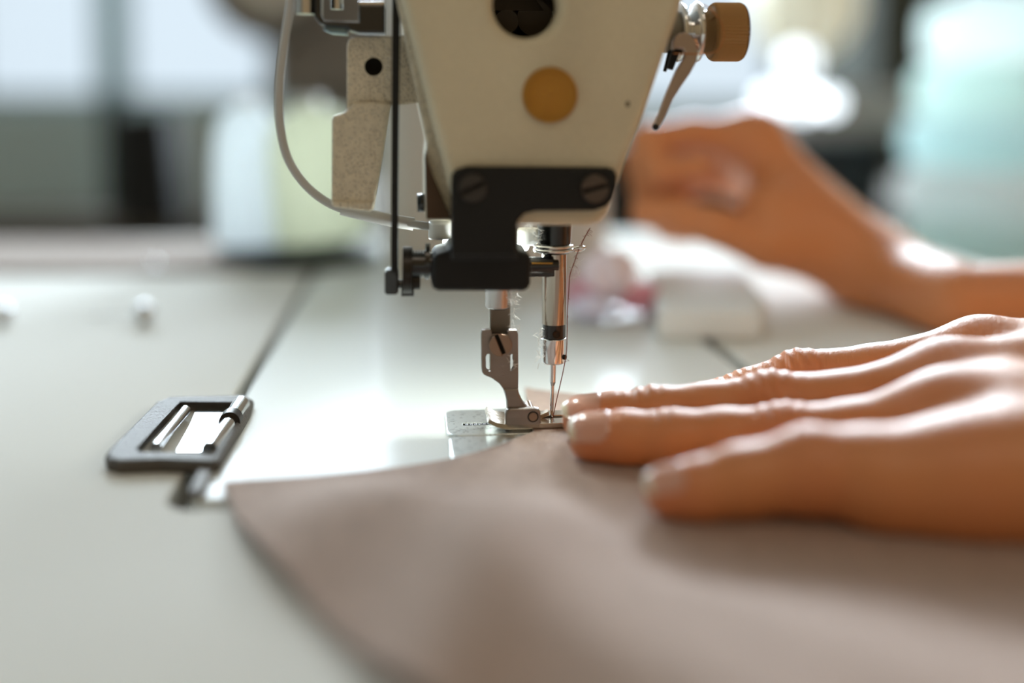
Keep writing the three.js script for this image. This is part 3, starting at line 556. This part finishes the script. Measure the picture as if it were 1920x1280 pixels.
// ------------------------------------------------------------------ hands
const smin = (a, b, k) => { const h = Math.max(k - Math.abs(a - b), 0) / k; return Math.min(a, b) - h * h * k * 0.25; };
function capsule(p, a, b, ra, rb) {
  const bx = b.x - a.x, by = b.y - a.y, bz = b.z - a.z, px = p.x - a.x, py = p.y - a.y, pz = p.z - a.z;
  const t = Math.max(0, Math.min(1, (px * bx + py * by + pz * bz) / (bx * bx + by * by + bz * bz)));
  const dx = px - t * bx, dy = py - t * by, dz = pz - t * bz;
  return Math.sqrt(dx * dx + dy * dy + dz * dz) - (ra + (rb - ra) * t);
}
function surfaceNets(fn, lo, hi, cell, colorAt) {              // one smooth closed surface around fn < 0
  const nx = Math.ceil((hi.x - lo.x) / cell) + 1, ny = Math.ceil((hi.y - lo.y) / cell) + 1, nz = Math.ceil((hi.z - lo.z) / cell) + 1;
  const f = new Float32Array(nx * ny * nz), p = V(0, 0, 0), id = (i, j, k) => (k * ny + j) * nx + i;
  for (let k = 0; k < nz; k++) for (let j = 0; j < ny; j++) for (let i = 0; i < nx; i++) { p.set(lo.x + i * cell, lo.y + j * cell, lo.z + k * cell); f[id(i, j, k)] = fn(p); }
  const vert = new Int32Array(nx * ny * nz).fill(-1), pos = [], idx = [];
  for (let k = 0; k < nz - 1; k++) for (let j = 0; j < ny - 1; j++) for (let i = 0; i < nx - 1; i++) {
    let c = 0, sx = 0, sy = 0, sz = 0, mask = 0;
    const v = []; for (let q = 0; q < 8; q++) { const x = f[id(i + (q & 1), j + ((q >> 1) & 1), k + (q >> 2))]; v.push(x); if (x < 0) mask |= 1 << q; }
    if (mask === 0 || mask === 255) continue;
    for (let q = 0; q < 8; q++) for (const bit of [1, 2, 4]) { const r = q | bit; if (r === q) continue; if ((v[q] < 0) === (v[r] < 0)) continue; const t = v[q] / (v[q] - v[r]); sx += (q & 1) + (bit === 1 ? t : 0); sy += ((q >> 1) & 1) + (bit === 2 ? t : 0); sz += (q >> 2) + (bit === 4 ? t : 0); c++; }
    vert[id(i, j, k)] = pos.length / 3; pos.push(lo.x + (i + sx / c) * cell, lo.y + (j + sy / c) * cell, lo.z + (k + sz / c) * cell);
  }
  const quad = (a, b, c, d, flip) => { if (flip) idx.push(a, c, b, a, d, c); else idx.push(a, b, c, a, c, d); };
  for (let k = 1; k < nz - 1; k++) for (let j = 1; j < ny - 1; j++) for (let i = 1; i < nx - 1; i++) {
    const s = f[id(i, j, k)] < 0;
    if (s !== f[id(i + 1, j, k)] < 0) quad(vert[id(i, j - 1, k - 1)], vert[id(i, j, k - 1)], vert[id(i, j, k)], vert[id(i, j - 1, k)], !s);
    if (s !== f[id(i, j + 1, k)] < 0) quad(vert[id(i - 1, j, k - 1)], vert[id(i - 1, j, k)], vert[id(i, j, k)], vert[id(i, j, k - 1)], !s);
    if (s !== f[id(i, j, k + 1)] < 0) quad(vert[id(i - 1, j - 1, k)], vert[id(i, j - 1, k)], vert[id(i, j, k)], vert[id(i - 1, j, k)], !s);
  }
  const g = new THREE.BufferGeometry(), n = pos.length / 3, nor = new Float32Array(n * 3), uv = new Float32Array(n * 2), col = new Float32Array(n * 3), e = cell * 0.6, q = V(0, 0, 0);
  for (let i = 0; i < n; i++) {
    const x = pos[i * 3], y = pos[i * 3 + 1], z = pos[i * 3 + 2];
    const gx = fn(q.set(x + e, y, z)) - fn(q.set(x - e, y, z)), gy = fn(q.set(x, y + e, z)) - fn(q.set(x, y - e, z)), gz = fn(q.set(x, y, z + e)) - fn(q.set(x, y, z - e)), l = Math.hypot(gx, gy, gz) || 1;
    nor[i * 3] = gx / l; nor[i * 3 + 1] = gy / l; nor[i * 3 + 2] = gz / l;
    uv[i * 2] = x + 0.3 * z; uv[i * 2 + 1] = z * 0.8 + y * 0.9;
    const c = colorAt(q.set(x, y, z)); col[i * 3] = c[0]; col[i * 3 + 1] = c[1]; col[i * 3 + 2] = c[2];
  }
  g.setAttribute('position', new THREE.Float32BufferAttribute(pos, 3)); g.setAttribute('normal', new THREE.BufferAttribute(nor, 3)); g.setAttribute('uv', new THREE.BufferAttribute(uv, 2)); g.setAttribute('color', new THREE.BufferAttribute(col, 3)); g.setIndex(idx);
  return g;
}
function handField(fingers, palm, kPalm, kJoin, wrinkles = []) {
  return (p) => {
    let d = 1;
    for (const [a, b, ra, rb] of palm) { const q = capsule(p, a, b, ra, rb); d = d === 1 ? q : smin(d, q, kPalm); }
    let out = d;
    for (const f of fingers) { let e = 1; for (const [a, b, ra, rb] of f) { const q = capsule(p, a, b, ra, rb); e = e === 1 ? q : smin(e, q, 0.003); } out = Math.min(out, smin(e, d, kJoin)); }
    for (const w of wrinkles) { const dx = p.x - w.c.x, dy = p.y - w.c.y, dz = p.z - w.c.z, r2 = dx * dx + dy * dy + dz * dz; if (r2 < w.r * w.r && dy > -0.001) { const s = dx * w.d.x + dy * w.d.y + dz * w.d.z, fall = 1 - Math.sqrt(r2) / w.r; out += w.a * fall * (0.5 + 0.5 * Math.cos((s / w.step) * 2 * Math.PI)) - (w.bump ?? 0) * fall * fall; } }
    return out;
  };
}
const person = { geo: [], nails: [] };
const SKIN = [0.68, 0.265, 0.10], RED = [0.68, 0.20, 0.09];
const J = (px, z, h, r) => { const v = V(xAt(px, h * mm, z * mm), h * mm, z * mm); v.r = r * mm; return v; };
function chain(list) { const out = []; for (let i = 0; i + 1 < list.length; i++) out.push([list[i], list[i + 1], list[i].r, list[i + 1].r]); return out; }
let leftHand;
{
  // joints from tip to knuckle: pixel column, distance z, height, radius (mm)
  const index = [J(1300, 5, 5.6, 6.0), J(1352, 4, 6.8, 6.8), J(1402, 5, 9.3, 7.4), J(1500, 8, 14.6, 8.3), J(1640, 12, 16.4, 8.4), J(1835, 17, 22.5, 9.8)];
  const middle = [J(1096, 16, 7.0, 6.2), J(1150, 17.5, 7.5, 7.1), J(1225, 20, 9.4, 7.4), J(1330, 24, 10.6, 7.6), J(1445, 28, 13.6, 8.6), J(1580, 33, 14.2, 8.6), J(1775, 39, 21, 10)];
  const ring = [J(1112, 31, 6.6, 6.4), J(1170, 33, 7.0, 7.0), J(1262, 37, 7.8, 7.4), J(1360, 41, 8.6, 7.6), J(1470, 46, 10.4, 8.3), J(1600, 52, 12.2, 8.4), J(1775, 59, 18, 10)];
  const pinky = [J(1255, 70, 6.8, 5.6), J(1310, 71, 7.8, 6.5), J(1390, 71.5, 9.6, 7.6), J(1520, 73, 12.0, 9.4), J(1620, 76, 12.0, 9.8), J(1800, 80, 12.0, 10.8)];
  const fingers = [index, middle, ring, pinky].map((f) => chain(f));
  const wristA = V(0.205, 0.030, 0.055), wristB = V(0.208, 0.024, 0.088);
  const iM = index.at(-1), mM = middle.at(-1), rM = ring.at(-1), pM = pinky.at(-1);
  const palm = [[iM, wristA, 0.0095, 0.015], [mM, wristA, 0.0105, 0.016], [rM, wristB, 0.0110, 0.016], [pM, wristB, 0.0115, 0.015], [iM.clone().add(V(0.014, -0.008, 0)), rM.clone().add(V(0.014, -0.006, 0)), 0.011, 0.012], [rM.clone().add(V(0.014, -0.006, 0)), pM.clone().add(V(0.014, 0, 0)), 0.012, 0.012], [wristA, wristB, 0.0185, 0.0175], [V(pM.x - 0.016, 0.009, 0.079), V(0.20, 0.012, 0.093), 0.0085, 0.0125], [V(rM.x - 0.006, 0.009, 0.058), V(0.20, 0.012, 0.07), 0.0085, 0.012], [V(mM.x - 0.004, 0.0095, 0.036), V(0.20, 0.012, 0.05), 0.0085, 0.012], [wristA, V(0.30, 0.045, 0.085), 0.021, 0.027], [wristB, V(0.30, 0.045, 0.100), 0.019, 0.027]];
  const thumb = chain([J(1560, 3, 9, 7), J(1680, 4, 10, 8.5), J(1830, 10, 14, 10), J(2050, 30, 18, 12)]);
  const wr = [];
  const crease = (a, b, t, a0, step, r, bump) => { const c = a.clone().lerp(b, t), d = b.clone().sub(a).normalize(); c.y += a.r * 0.8; wr.push({ c, d, a: a0, step, r, bump }); };
  crease(middle[1], middle[2], 0.8, 0.0011, 0.0038, 0.0085, 0.0003); crease(middle[3], middle[4], 0.95, 0.0010, 0.0036, 0.012, 0.0009);
  crease(ring[1], ring[2], 0.9, 0.0007, 0.0032, 0.008, 0.0002); crease(ring[3], ring[4], 0.95, 0.0009, 0.0034, 0.012, 0.0007);
  crease(index[2], index[3], 0.9, 0.0009, 0.0034, 0.012, 0.0007); crease(index[1], index[2], 0.5, 0.0007, 0.0028, 0.009, 0); crease(pinky[2], pinky[3], 1, 0.0007, 0.0034, 0.011, 0.0011);
  for (const k of [iM, mM, rM, pM]) wr.push({ c: k.clone().add(V(0.002, 0.008, 0)), d: V(1, 0, 0), a: 0.0002, step: 0.003, r: 0.013, bump: 0.0012 });
  const field = handField([...fingers, thumb], palm, 0.012, 0.007, wr);
  const floorCut = (p) => Math.max(field(p), 0.0018 - p.y);    // pads flattened against the cloth
  const joints = [[index[0], 9], [middle[0], 9], [ring[0], 9], [pinky[0], 9], [middle[4], 9], [ring[4], 9], [index[3], 9], [pinky[3], 9], [iM, 11], [mM, 11], [rM, 11], [pM, 11]];
  const colorAt = (p) => { let w = 0; for (const [c, r] of joints) w = Math.max(w, 1 - p.distanceTo(c) / (r * 1.5 * mm)); w = Math.max(0, Math.min(1, w)) * 0.75; return SKIN.map((s, i) => s + (RED[i] - s) * w); };
  leftHand = surfaceNets(floorCut, V(-0.006, 0, -0.014), V(0.225, 0.062, 0.115), 0.00088, colorAt);
  const arm = surfaceNets((p) => smin(smin(capsule(p, wristA, V(0.30, 0.045, 0.085), 0.021, 0.027), capsule(p, wristB, V(0.30, 0.045, 0.1), 0.019, 0.027), 0.02), capsule(p, V(0.29, 0.045, 0.093), V(0.46, 0.07, 0.11), 0.028, 0.038), 0.02), V(0.18, 0.003, 0.02), V(0.5, 0.12, 0.17), 0.004, () => SKIN);
  person.geo.push(leftHand, arm);
  // nails
  const nail = (tip, next, rTilt, len, wid, shift = 0) => {
    const d = tip.clone().sub(next).normalize(), side0 = V(0, 1, 0).cross(d).normalize(), up0 = d.clone().cross(side0).normalize();
    const up = up0.clone().multiplyScalar(Math.cos(rTilt)).addScaledVector(side0, Math.sin(rTilt)), side = d.clone().cross(up).multiplyScalar(-1);
    const nu = 22, nv = 22, pos = [], idx = [], uv = [], col = [], r = tip.r + 0.0002, grow = (next.r - tip.r) / tip.distanceTo(next);
    for (const s of [0, 1]) for (let j = 0; j <= nv; j++) for (let i = 0; i <= nu; i++) {
      const v = j / nv, u = (i / nu) * 2 - 1;
      const wv = wid * (v < 0.35 ? Math.sqrt(1 - ((0.35 - v) / 0.35) ** 2 * 0.92) : v > 0.82 ? Math.sqrt(1 - ((v - 0.82) / 0.18) ** 2 * 0.75) : 1);
      const ang = (u * wv) / r, along = -len * 0.55 + v * len + shift;
      const taper = along > 0 ? r * Math.sqrt(Math.max(0.30, 1 - (along / (r * 1.25)) ** 2)) : r - along * grow;
      const rad = taper + 0.00055 - s * 0.0009 - (v < 0.1 ? (0.1 - v) * 0.004 : 0);
      const p = tip.clone().addScaledVector(d, along).addScaledVector(up, Math.cos(ang) * rad).addScaledVector(side, Math.sin(ang) * rad);
      pos.push(p.x, p.y, p.z); uv.push(u * 0.005, v * 0.01); { const e = v > 0.87 - 0.06 * u * u; col.push(...(e ? [0.80, 0.70, 0.52] : [0.70, 0.38, 0.29])); }
    }
    const at = (s, j, i) => s * (nv + 1) * (nu + 1) + j * (nu + 1) + i;
    for (let j = 0; j < nv; j++) for (let i = 0; i < nu; i++) { idx.push(at(0, j, i), at(0, j, i + 1), at(0, j + 1, i + 1), at(0, j, i), at(0, j + 1, i + 1), at(0, j + 1, i)); idx.push(at(1, j, i), at(1, j + 1, i + 1), at(1, j, i + 1), at(1, j, i), at(1, j + 1, i), at(1, j + 1, i + 1)); }
    for (let i = 0; i < nu; i++) { idx.push(at(0, nv, i), at(0, nv, i + 1), at(1, nv, i + 1), at(0, nv, i), at(1, nv, i + 1), at(1, nv, i)); idx.push(at(0, 0, i), at(1, 0, i + 1), at(0, 0, i + 1), at(0, 0, i), at(1, 0, i), at(1, 0, i + 1)); }
    for (let j = 0; j < nv; j++) for (const i of [0, nu]) idx.push(at(0, j, i), at(0, j + 1, i), at(1, j + 1, i), at(0, j, i), at(1, j + 1, i), at(1, j, i));
    const g = new THREE.BufferGeometry(); g.setAttribute('position', new THREE.Float32BufferAttribute(pos, 3)); g.setAttribute('uv', new THREE.Float32BufferAttribute(uv, 2)); g.setAttribute('color', new THREE.Float32BufferAttribute(col, 3)); g.setIndex(idx); g.computeVertexNormals();
    person.nails.push(g);
  };
  nail(middle[0], middle[1], 0.25, 0.0115, 0.0058, 0.001); nail(ring[0], ring[1], 0.55, 0.0115, 0.0056, 0.001); nail(pinky[0], pinky[1], 0.35, 0.0098, 0.0050, 0.001); nail(index[0], index[1], 0.1, 0.0100, 0.0050, 0.001);
}
{ // right hand raised beside the machine, thumb towards the camera
  const D = (px, py, d, r) => { const v = atDepth(px, py, d); v.r = r * mm; return v; };
  const indexF = [D(1315, 312, 0.492, 6.8), D(1235, 322, 0.494, 7.6), D(1212, 262, 0.502, 8.4), D(1300, 250, 0.507, 9), D(1410, 262, 0.512, 12)];
  const middleF = [D(1265, 372, 0.506, 7.2), D(1215, 372, 0.512, 7.6), D(1200, 300, 0.520, 8.6), D(1290, 258, 0.525, 9), D(1410, 264, 0.530, 12)];
  const ringF = [D(1270, 410, 0.524, 7), D(1220, 405, 0.532, 7.6), D(1210, 330, 0.540, 8.4), D(1300, 290, 0.545, 9), D(1410, 300, 0.548, 11)];
  const pinkF = [D(1290, 440, 0.540, 6), D(1250, 430, 0.546, 6.6), D(1240, 370, 0.555, 7.4), D(1320, 335, 0.560, 8), D(1415, 340, 0.560, 10)];
  const thumbF = [D(1208, 398, 0.482, 7.0), D(1270, 404, 0.478, 8.4), D(1340, 424, 0.476, 9.4), D(1440, 460, 0.478, 12), D(1560, 480, 0.482, 14)];
  const wrist = D(1640, 512, 0.478, 17.5), wrist2 = D(1640, 506, 0.50, 17);
  const palm = [[indexF.at(-1), wrist, 0.0125, 0.016], [middleF.at(-1), wrist2, 0.0135, 0.016], [ringF.at(-1), wrist2, 0.013, 0.016], [pinkF.at(-1), wrist2, 0.012, 0.015], [D(1450, 400, 0.488, 1), D(1560, 470, 0.482, 1), 0.017, 0.016], [indexF.at(-1), pinkF.at(-1), 0.013, 0.012], [wrist, wrist2, 0.0175, 0.017]];
  const far = D(1800, 572, 0.415, 1), far2 = D(1800, 566, 0.425, 1), elbow = V(0.42, 0.016, -0.055);
  palm.push([wrist, far, 0.016, 0.0145], [wrist2, far2, 0.016, 0.0145]);
  const field = handField([indexF, middleF, ringF, pinkF, thumbF].map(chain), palm, 0.014, 0.008);
  const lo = V(1, 1, 1), hi = V(-1, -1, -1);
  for (const f of [indexF, middleF, ringF, pinkF, thumbF, [wrist, wrist2, far, far2]]) for (const p of f) { lo.min(p); hi.max(p); }
  lo.addScalar(-0.026); hi.addScalar(0.026);
  const cut = (p) => Math.max(field(p), 0.0008 - p.y);
  person.geo.push(surfaceNets(cut, lo, hi, 0.0019, () => SKIN));
  person.geo.push(surfaceNets((p) => Math.max(smin(capsule(p, far, elbow, 0.0150, 0.02), capsule(p, far2, elbow, 0.0150, 0.02), 0.01), 0.0008 - p.y), V(far.x - 0.03, -0.01, -0.28), V(0.44, 0.09, 0.0), 0.004, () => SKIN));
  person.thumb = thumbF;
}
{
  const geo = mergeGeometries(person.geo);
  const p = mesh('person', geo, M.skin, scene);
  tag(p, 'two bare hands of a person, left one flat on the brown fabric, right one raised', 'person');
  for (const g of person.nails) mesh('fingernail', g, M.nail, p, 'pale pink fingernail');
}

// ------------------------------------------------------------------ things on and beyond the table
{ // flat taupe strip at the far left of the table
  const P = (px, py) => { const p = atY(px, py, 0.003); return new THREE.Vector2(p.x, -p.z); };
  tag(mesh('folded_cloth', slab(new THREE.Shape().setFromPoints([P(-300, 508), P(470, 500), P(560, 452), P(-250, 446)]), 0.003, 0.003, 0.001), std({ color: '#97897f', roughness: 0.9 }), scene), 'flat taupe strip across the far end of the table', 'cloth');
}
for (const [px, py, r] of [[271, 596, 4.6], [8, 597, 4.2], [290, 503, 3.0]]) {  // chrome balls placed to catch light as bright blurred spots
  const t = thing('glint_pin', r < 3.5 ? 'small chrome headed pin placed to glint beside the taupe strip' : 'pin with a round chrome head placed to glint on the open table top', 'pin', atY(px, py + r * 2, TABLE_Y), 'chrome pins on the table');
  mesh('head', new THREE.SphereGeometry(r * mm, 24, 16).translate(0, r * mm, 0), M.chrome, t);
  mesh('shaft', cyl(V(0, r * mm, 0), V(-0.028, 0.0006, -0.012), 0.00035, 0.0003, 8), M.steel, t);
}
{ // cones of thread on a dark stand base
  const base = atY(560, 486, 0);
  const d = base.clone().sub(CAM).dot(FWD), px = d / F;         // metres per pixel there
  const st = thing('thread_stand', 'dark metal thread stand on the far table behind the bed', 'thread stand', V(base.x, TABLE_Y, base.z));
  mesh('base_plate', lathe([[0.0001, 0.008], [0.045, 0.008], [0.05, 0.005], [0.05, 0], [0.0001, 0]], V(0, 0, 0)), M.black, st);
  const spots = [[468, 464, 195, 66, '#f2f7fa', 'white translucent plastic bottle standing on the dark stand'], [606, 456, 200, 88, '#eef0df', 'wide cream translucent bottle leaning beside the white one']];
  for (const [cx, yb, yt, w, col, label] of spots) {
    const a = atDepth(cx, yb, d), b = atDepth(cx + (cx > 500 ? -26 : -4), yt, d), t = thing('plastic_bottle', label, 'bottle', V(a.x, a.y, a.z));
    const ax = b.clone().sub(a), h = ax.length();
    mesh('bottle_body', lathe([[0.0001, 0.001], [w * px * 0.9, 0.001], [w * px, h * 0.06], [w * px, h * 0.6], [w * px * 0.93, h * 0.8], [w * px * 0.66, h * 0.95], [w * px * 0.3, h], [0.0001, h]], V(0, 0, 0), ax, 36), phy({ color: col, roughness: 0.9, transmission: 0.7, thickness: 0 }), t);
    mesh('bottle_cap', lathe([[w * px * 0.28, 0], [w * px * 0.28, h * 0.06], [0.0001, h * 0.065]], ax.clone(), ax, 24), M.whitePlastic, t);
  }
}
// low cabinets beyond the table
const CAB_Y = -0.05;
{
  const c = thing('low_cabinet', 'long grey brown low cabinet behind the sewing table', 'cabinet', V(0.15, ROOM.y0, -1.35));
  mesh('body', box(3.4, CAB_Y - ROOM.y0 - 0.02, 0.5, 0, (CAB_Y - ROOM.y0 - 0.02) / 2, 0), std({ color: '#5e5850', roughness: 0.7 }), c);
  mesh('cabinet_top', box(3.44, 0.02, 0.54, 0, CAB_Y - ROOM.y0 - 0.01, 0, 0.004), std({ color: '#6d655d', roughness: 0.6 }), c);
  for (let i = 0; i < 4; i++) { const d = mesh('door', box(0.83, 0.66, 0.018, -1.27 + i * 0.85, 0.36, 0.259), std({ color: '#676058', roughness: 0.6 }), c); mesh('handle', box(0.1, 0.012, 0.02, -1.27 + i * 0.85, 0.62, 0.278), M.steel, d); }
}
const onCab = (px, d) => { const p = atDepth(px, 205, d); p.y = CAB_Y; return p; };
function pxBox(name, label, category, x0, x1, top, d, depth, color, rough = 0.6, slant = 0, group) {   // upright box standing on the low cabinet
  const s = new THREE.Shape(), a = atDepth(x0, top, d), b = atDepth(x1, top, d), yb = CAB_Y, w = b.x - a.x;
  s.moveTo(0, 0); s.lineTo(w + slant * w, 0); s.lineTo(w, a.y - yb); s.lineTo(0, a.y - yb);
  const g = new THREE.ExtrudeGeometry(s, { depth: depth - 0.004, bevelEnabled: true, bevelSize: 0.002, bevelThickness: 0.002, bevelOffset: -0.002, bevelSegments: 2 });
  g.translate(0, 0, -depth + 0.002);
  const m = mesh(name, g, std({ color, roughness: rough }), scene); m.position.set(a.x, yb, a.z);
  return tag(m, label, category, group);
}
pxBox('black_box', 'tall black box on the cabinet under the window', 'box', 214, 310, 210, 1.22, 0.08, '#0d1012', 0.7, 0.17);
pxBox('storage_panel', 'grey green board leaning under the wide window', 'board', -160, 196, 202, 1.42, 0.03, '#bccfd0', 0.7);
pxBox('dark_post', 'narrow dark grey post between board and black box', 'post', 190, 222, 196, 1.36, 0.03, '#3f4a4b', 0.7);
pxBox('pale_carton', 'pale grey green carton behind the thread cones', 'carton', 330, 560, 206, 1.45, 0.1, '#b9c2b8', 0.8);
pxBox('black_case', 'wide black case on the cabinet behind the raised hand', 'case', 1105, 1692, 262, 1.25, 0.14, '#0e1314', 0.7);
{ // brown plank shelf resting on the black case
  const a = atDepth(1470, 165, 1.3), b = atDepth(1712, 250, 1.3);
  tag(mesh('brown_carton', box(b.x - a.x, a.y - b.y, 0.12, (a.x + b.x) / 2, (a.y + b.y) / 2, (a.z + b.z) / 2, 0.006), std({ color: '#8a7f76', roughness: 0.8 }), scene), 'brown grey flat carton lying on the black case', 'carton');
  const c = atDepth(1590, -200, 2.25), d = atDepth(1740, 165, 2.25);
  tag(mesh('dark_cupboard', box(d.x - c.x, c.y + 0.78, 0.3, (c.x + d.x) / 2, (c.y - 0.78) / 2, c.z), std({ color: '#3c4038', roughness: 0.8 }), scene), 'dark olive tall cupboard against the window wall', 'cupboard');
}
{ // another machine's head against the window, out of focus
  const t = thing('background_machine', 'grey brown machine head standing before the wide window', 'machine', onCab(600, 1.15));
  const L = (px, py, d = 1.15) => atDepth(px, py, d).sub(t.position);
  const a = L(500, -120), b = L(720, 185);
  mesh('body', box(b.x - a.x, a.y - b.y, 0.12, (a.x + b.x) / 2, (a.y + b.y) / 2, a.z - 0.06, 0.012), std({ color: '#7b746b', roughness: 0.6 }), t);
  mesh('column', box(0.07, b.y + 0.004, 0.07, L(640, 100).x, b.y / 2 + 0.002, a.z - 0.06, 0.01), std({ color: '#8d8a80', roughness: 0.6 }), t);
  const c = L(512, -48);
  mesh('handwheel', lathe([[0.0001, 0.03], [0.05, 0.03], [0.052, 0.022], [0.066, 0.022], [0.074, 0.018], [0.078, 0.008], [0.074, 0]], c, V(0, 0, 1), 48), std({ color: '#6e675e', roughness: 0.5 }), t);
  mesh('hub', lathe([[0.0001, 0.034], [0.046, 0.034], [0.05, 0.03]], c, V(0, 0, 1), 48), std({ color: '#c9c4b8', roughness: 0.5 }), t);
}
{ // cream globe lamp; small glowing balls on cords stand in for bright blurred spots
  const g = thing('globe_lamp', 'large cream globe lamp hanging before the window', 'lamp', atDepth(1505, 10, 1.7));
  mesh('lamp_globe', new THREE.SphereGeometry(0.092, 40, 28), std({ color: '#e6e2cc', roughness: 0.5, emissive: new THREE.Color(0.5, 0.49, 0.38), emissiveIntensity: 0.7 }), g);
  mesh('cord', cyl(V(0, 0.09, 0), V(0, ROOM.y1 - g.position.y, 0), 0.003), M.black, g);
  const glowLabels = ['small glowing ball placed as a bright spot just under the cream globe lamp', 'middle sized glowing ball placed as a bright spot in the low row below the globe lamp', 'largest glowing ball placed as a bright spot in the low row below the globe lamp', 'smallest glowing ball placed as a bright spot in the low row below the globe lamp'];
  for (const [px, py, r, bd] of [[1497, 116, 0.024, 1.54], [1444, 186, 0.015, 1.12], [1504, 188, 0.018, 1.12], [1556, 193, 0.013, 1.12]]) {
    const t = thing('glow_ball', glowLabels.shift(), 'glowing ball', atDepth(px, py, bd), 'glowing balls below the globe lamp');
    mesh('bulb', new THREE.SphereGeometry(r, 24, 18), std({ color: '#ffffff', emissive: new THREE.Color(0.82, 0.92, 1), emissiveIntensity: 3 }), t);
    mesh('socket', cyl(V(0, r * 0.9, 0), V(0, r * 1.7, 0), r * 0.4), std({ color: '#8b8f90', roughness: 0.5 }), t);
    mesh('cord', cyl(V(0, r * 1.6, 0), V(0, ROOM.y1 - t.position.y, 0), 0.0012, 0.0012, 8), M.black, t);
  }
}
{ // stack of mint cloth at the right
  const rows = [[1690, 432, 520, '#eefbf5'], [1682, 322, 432, '#fffdfc'], [1692, 216, 322, '#ecfcfd'], [1714, 112, 216, '#f0fcf8'], [1734, -10, 112, '#f8fffd']];
  const names = ['mint green folded cloth at the bottom of the pale stack', 'pinkish white folded cloth above the mint green one', 'pale aqua folded cloth in the middle of the stack', 'pale sea green folded cloth second from the top of the stack', 'very pale mint folded cloth on top of the stack'];
  const d = 0.98;
  rows.forEach(([x0, y0, y1, col], i) => {
    const a = atDepth(x0, y0, d), b = atDepth(2080, y1, d), h = a.y - b.y;
    const s = new THREE.Shape(), r = h * 0.42, w = b.x - a.x;
    const g = new RoundedBoxGeometry(w, h * 1.0, 0.19, 4, Math.min(r, 0.02)); 
    const m = mesh('folded_cloth', g, phy({ color: col, roughness: 0.95, transmission: 0.85, thickness: 0 }), scene); m.position.set((a.x + b.x) / 2 + 0.075, (a.y + b.y) / 2, a.z - 0.06); m.rotation.y = -1.15;
    tag(m, names[i], 'cloth');
  });
  const low = atDepth(1690, 520, d), hi = atDepth(2080, 520, d);
  const cx = (low.x + hi.x) / 2 + 0.075, cz = low.z - 0.06, st = thing('stool', 'grey stool under the pale cloth stack', 'stool', V(cx, ROOM.y0, cz)), top = low.y - ROOM.y0, sm = std({ color: '#8f969a', roughness: 0.6 });
  mesh('seat', box(0.28, 0.025, 0.28, 0, top - 0.0125, 0, 0.006), sm, st);
  for (const a of [-1, 1]) for (const b of [-1, 1]) mesh('leg', cyl(V(a * 0.11, top - 0.025, b * 0.11), V(a * 0.13, 0, b * 0.13), 0.012, 0.01, 16), sm, st);
}
{ // white folded cloth and pink floral scrap on the table behind the bed
  const P = (px, py, y = 0.012) => { const p = atY(px, py, y); return new THREE.Vector2(p.x, -p.z); };
  tag(mesh('white_cloth', slab(new THREE.Shape().setFromPoints([P(1235, 582), P(1425, 582), P(1440, 560), P(1395, 505), P(1215, 505)]), 0.012, 0.0125, 0.003), std({ color: '#e8ecee', roughness: 0.8 }), scene), 'white folded cloth lying on the table near the raised hand', 'cloth');
  const c = atY(1150, 590, 0), d = c.clone().sub(CAM).dot(FWD), k = d / F;
  const scrap = thing('fabric_scrap', 'crumpled pink and white floral fabric scrap beside the bed', 'fabric', c);
  const blob = (px, py, r, sq, col, name, dz = 0) => { const p = atDepth(px, py, d + dz).sub(c); const g = new THREE.IcosahedronGeometry(r * k, 5), q = g.attributes.position, v = V(0, 0, 0); for (let i = 0; i < q.count; i++) { v.fromBufferAttribute(q, i); const n = v.clone().normalize(); const s = 1 + 0.16 * Math.sin(n.x * 7 + n.y * 3) * Math.sin(n.z * 6 + px) + 0.06 * Math.sin(n.y * 17 + n.x * 11); v.multiplyScalar(s); v.y *= sq; q.setXYZ(i, v.x, v.y, v.z); } g.computeVertexNormals(); g.translate(p.x, Math.max(p.y, r * k * sq * 0.9), p.z); mesh(name, mergeVertices(g), std({ color: col, roughness: 0.85, flatShading: false }), scrap); };
  blob(1140, 515, 52, 0.95, '#f1e2ea', 'white_fold'); blob(1100, 550, 40, 0.9, '#d9a3b1', 'pink_fold'); blob(1195, 555, 46, 0.55, '#dc96a4', 'pink_fold'); blob(1110, 575, 34, 0.6, '#ddd9ee', 'lilac_fold', -0.02); blob(1152, 586, 16, 0.5, '#8e3d2c', 'red_flower', -0.012); blob(1230, 580, 28, 0.4, '#e0a9b2', 'pink_fold');
}
renderer.render(scene, camera);
